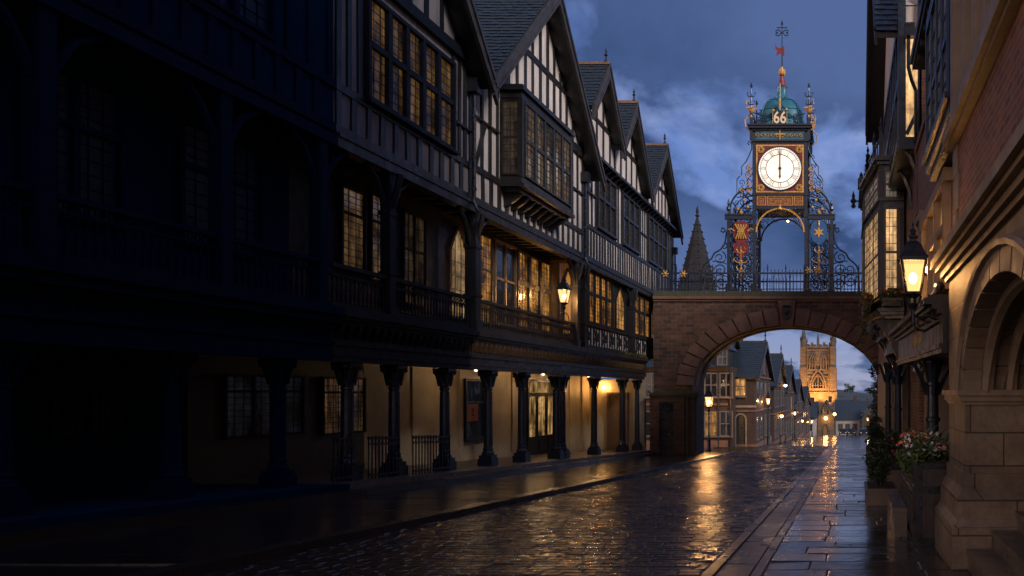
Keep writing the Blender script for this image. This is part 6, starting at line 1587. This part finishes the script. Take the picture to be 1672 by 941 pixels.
def shrub_box(x0,x1,y0,y1,h,label,sh,n,mat,flw=None):
    t=T('planter',label,'planter',((x0+x1)/2,(y0+y1)/2,gz(y1)),None); z0=gz(y0)-.04; zt=gz((y0+y1)/2)+h
    b=MB(); b.box(x0,x1,y0,y1,gz(y1)-.05,zt); b.box(x0-.02,x1+.02,y0-.02,y1+.02,zt-.05,zt+.01); P('box',b,M['grit'],t)
    s=MB(); s.box(x0+.03,x1-.03,y0+.03,y1-.03,zt+.011,zt+.02); P('soil',s,M['soil'],t)
    l=MB(); st=MB(); xm,ym=(x0+x1)/2,(y0+y1)/2
    for i in range(16):
        a=rf.uniform(0,6.28); r_=rf.uniform(.05,.42)*min(x1-x0,.9); hh=sh*rf.uniform(.35,1.0); p=(xm+r_*math.cos(a),ym+r_*1.2*math.sin(a),zt+hh)
        st.tube([(xm+.1*math.cos(a),ym+.1*math.sin(a),zt),p],.01,4,.005); leaves(l,p,(.15,.15,.14),n//16,.055,rf)
        leaves(l,(xm+r_*.7*math.cos(a),ym+r_*.7*math.sin(a),zt+hh*.5),(.14,.14,.14),n//24,.05,rf)
    P('stems',st,M['bark'],t); P('foliage',l,M[mat],t)
    if flw:
        f=MB(); 
        for i in range(14): a=rf.uniform(0,6.28); blooms(f,(xm+.3*math.cos(a),ym+.3*math.sin(a),zt+.1),(.1,.1,sh*rf.uniform(.3,.9)),1,.04,rf)
        P('flowers',f,M[flw],t)
shrub_box(.38,.98,15.0,16.2,.34,'low square stone planter with a dark leafy shrub, in front of the shop column',.85,900,'leafdark')
shrub_box(.75,1.5,27.5,28.9,.55,'dark planter of evergreen and white flowers beneath the glass bay',1.1,900,'leafdark','fwhite')
shrub_box(.9,1.7,35,36.6,.6,'dark tub of bushy evergreen beside the right foot of the arch',1.5,900,'leafdark','fwhite')
shrub_box(1.0,1.45,18.6,19.5,.5,'narrow planter of reddish trailing leaves between the shop columns',.9,500,'leafdark','fred')
t=T('climbing_ivy','ivy and yellow leaves climbing the right jamb of the arch','plant',(1.6,41.6,gz(41.6))); l=MB(); l2=MB()
for i in range(60):
    z=gz(41)+.3+i*.08; x=1.62-.28*math.sin(i*.5)*.5; leaves(l if i%3 else l2,(x,41.5+rf.uniform(-.2,.2),z),(.36,.3,.2),26,.10,rf)
P('leaves',l,M['leafdark'],t); P('yellow_leaves',l2,M['leafgold'],t)
b=MB(); b.tube([(1.7,41.7,gz(41.7)),(1.6,41.7,0),(1.7,41.7,2.4)],.05,6,.02); P('stem',b,M['bark'],t)
# fallen leaves on the pavement: uncountable litter
l=MB()
for i in range(160):
    x=rf.uniform(-.8,1.2); y=rf.uniform(7,28); a=rf.uniform(0,6.28); s=rf.uniform(.015,.04); z=gz(y)+.006
    l.add([(x+s*math.cos(a),y+s*math.sin(a),z),(x+s*.5*math.cos(a+1.6),y+s*.5*math.sin(a+1.6),z+.004),(x-s*math.cos(a),y-s*math.sin(a),z+.002),(x-s*.5*math.cos(a+1.6),y-s*.5*math.sin(a+1.6),z+.006)],[(0,1,2,3)])
ST('fallen_leaves',l,M['leafdark'],kind='stuff')
# ------------------------------------------------------------------ sky, sun, camera
w=bpy.data.worlds.new('World'); sc.world=w; w.use_nodes=True; nt=w.node_tree; nt.nodes.clear()
class WN(N):
    def __init__(s): s.t=nt
k=WN()
out=k.n('ShaderNodeOutputWorld'); bg=k.n('ShaderNodeBackground'); k.l(bg.outputs[0],out.inputs[0])
AZ=Vector((.80,-.60)); EL=math.radians(27)
sky=k.n('ShaderNodeTexSky'); sky.sky_type='NISHITA'; sky.sun_disc=False; sky.sun_elevation=EL; sky.sun_rotation=math.atan2(AZ.x,AZ.y)
dirv=k.n('ShaderNodeTexCoord').outputs['Generated']; sx=k.n('ShaderNodeSeparateXYZ'); k.l(dirv,sx.inputs[0])
el=k.math('MAXIMUM',sx.outputs[2],0.0)
den=k.math('ADD',el,.16); cu=k.n('ShaderNodeCombineXYZ'); k.l(k.math('DIVIDE',sx.outputs[0],den),cu.inputs[0]); k.l(k.math('DIVIDE',sx.outputs[1],den),cu.inputs[1])
clear=k.ramp(el,[(0.0,(.21,.215,.30)),(.06,(.155,.185,.30)),(.2,(.098,.155,.33)),(.42,(.075,.13,.32)),(1,(.05,.09,.25))])
warp=k.noise(k.mapping(cu.outputs[0],(1,1,1),CLOUD_LOC),1.1,3,.5,'Color')
pos=k.mix(cu.outputs[0],warp,.22)
c1=k.noise(k.mapping(pos,(1.0,.62,1),CLOUD_LOC),1.75,9,.56)
cov=k.ramp(c1,[(.455,0.),(.535,1.)])
shade=k.ramp(k.noise(k.mapping(pos,(1.0,.62,1),(CLOUD_LOC[0]+.12,CLOUD_LOC[1]-.10,0)),1.6,7,.55),[(.35,(.010,.023,.062)),(.62,(.050,.078,.165))])
col=k.mix(clear,shade,k.math('MULTIPLY',cov,.93))
wisps=k.ramp(k.noise(k.mapping(pos,(1.4,.8,1),(4,2,0)),3.2,7,.6),[(.50,0.),(.72,.55)])
col=k.mix(col,(.26,.30,.42),k.math('MULTIPLY',wisps,k.math('SUBTRACT',1.0,cov)))
dusk=k.mix(sky.outputs[0],(0.30,.45,1.0),1.0,'MULTIPLY')
fin=k.mix(col,dusk,.006,'ADD')
# warm glow added to the unseen sky behind the camera, filling right-hand walls
bd=k.math('ADD',k.math('MULTIPLY',sx.outputs[1],-.60),k.math('MULTIPLY',sx.outputs[0],-.80))
back=k.math('MULTIPLY',k.ramp(bd,[(.25,0.),(.9,1.)]),k.ramp(el,[(0.,1.),(.55,.25),(1.,0.)]))
fin=k.mix(fin,(1.45,1.0,.78),back)
k.l(fin,bg.inputs[0]); bg.inputs[1].default_value=1.0
sun=bpy.data.lights.new('sun','SUN'); sun.energy=2.3; sun.angle=math.radians(22); sun.color=(1.0,.90,.84)
so=bpy.data.objects.new('sun',sun); COL.objects.link(so)
tr=Vector((-AZ.x*math.cos(EL),-AZ.y*math.cos(EL),-math.sin(EL))); so.rotation_euler=tr.to_track_quat('-Z','Y').to_euler(); so.location=(20,-20,40)
cam=bpy.data.cameras.new('camera'); co=bpy.data.objects.new('camera',cam); COL.objects.link(co); co.location=(0,0,CZ); co.rotation_euler=(math.pi/2,0,0)
cam.sensor_width=36; cam.lens=36*F/1672; cam.shift_x=(836-VX)/1672; cam.shift_y=(VY-470.5)/1672; cam.clip_end=3000; cam.clip_start=.1
sc.camera=co
sc.render.engine='CYCLES'; sc.cycles.use_denoising=True; sc.cycles.max_bounces=6; sc.cycles.diffuse_bounces=3; sc.cycles.glossy_bounces=3; sc.cycles.transparent_max_bounces=6; sc.cycles.caustics_reflective=False; sc.cycles.caustics_refractive=False; sc.cycles.sample_clamp_indirect=14.0; sc.cycles.sample_clamp_direct=0
sc.view_settings.view_transform='Standard'; sc.view_settings.look='None'; sc.view_settings.gamma=1; sc.view_settings.exposure=0.7; sc.view_settings.use_curve_mapping=False
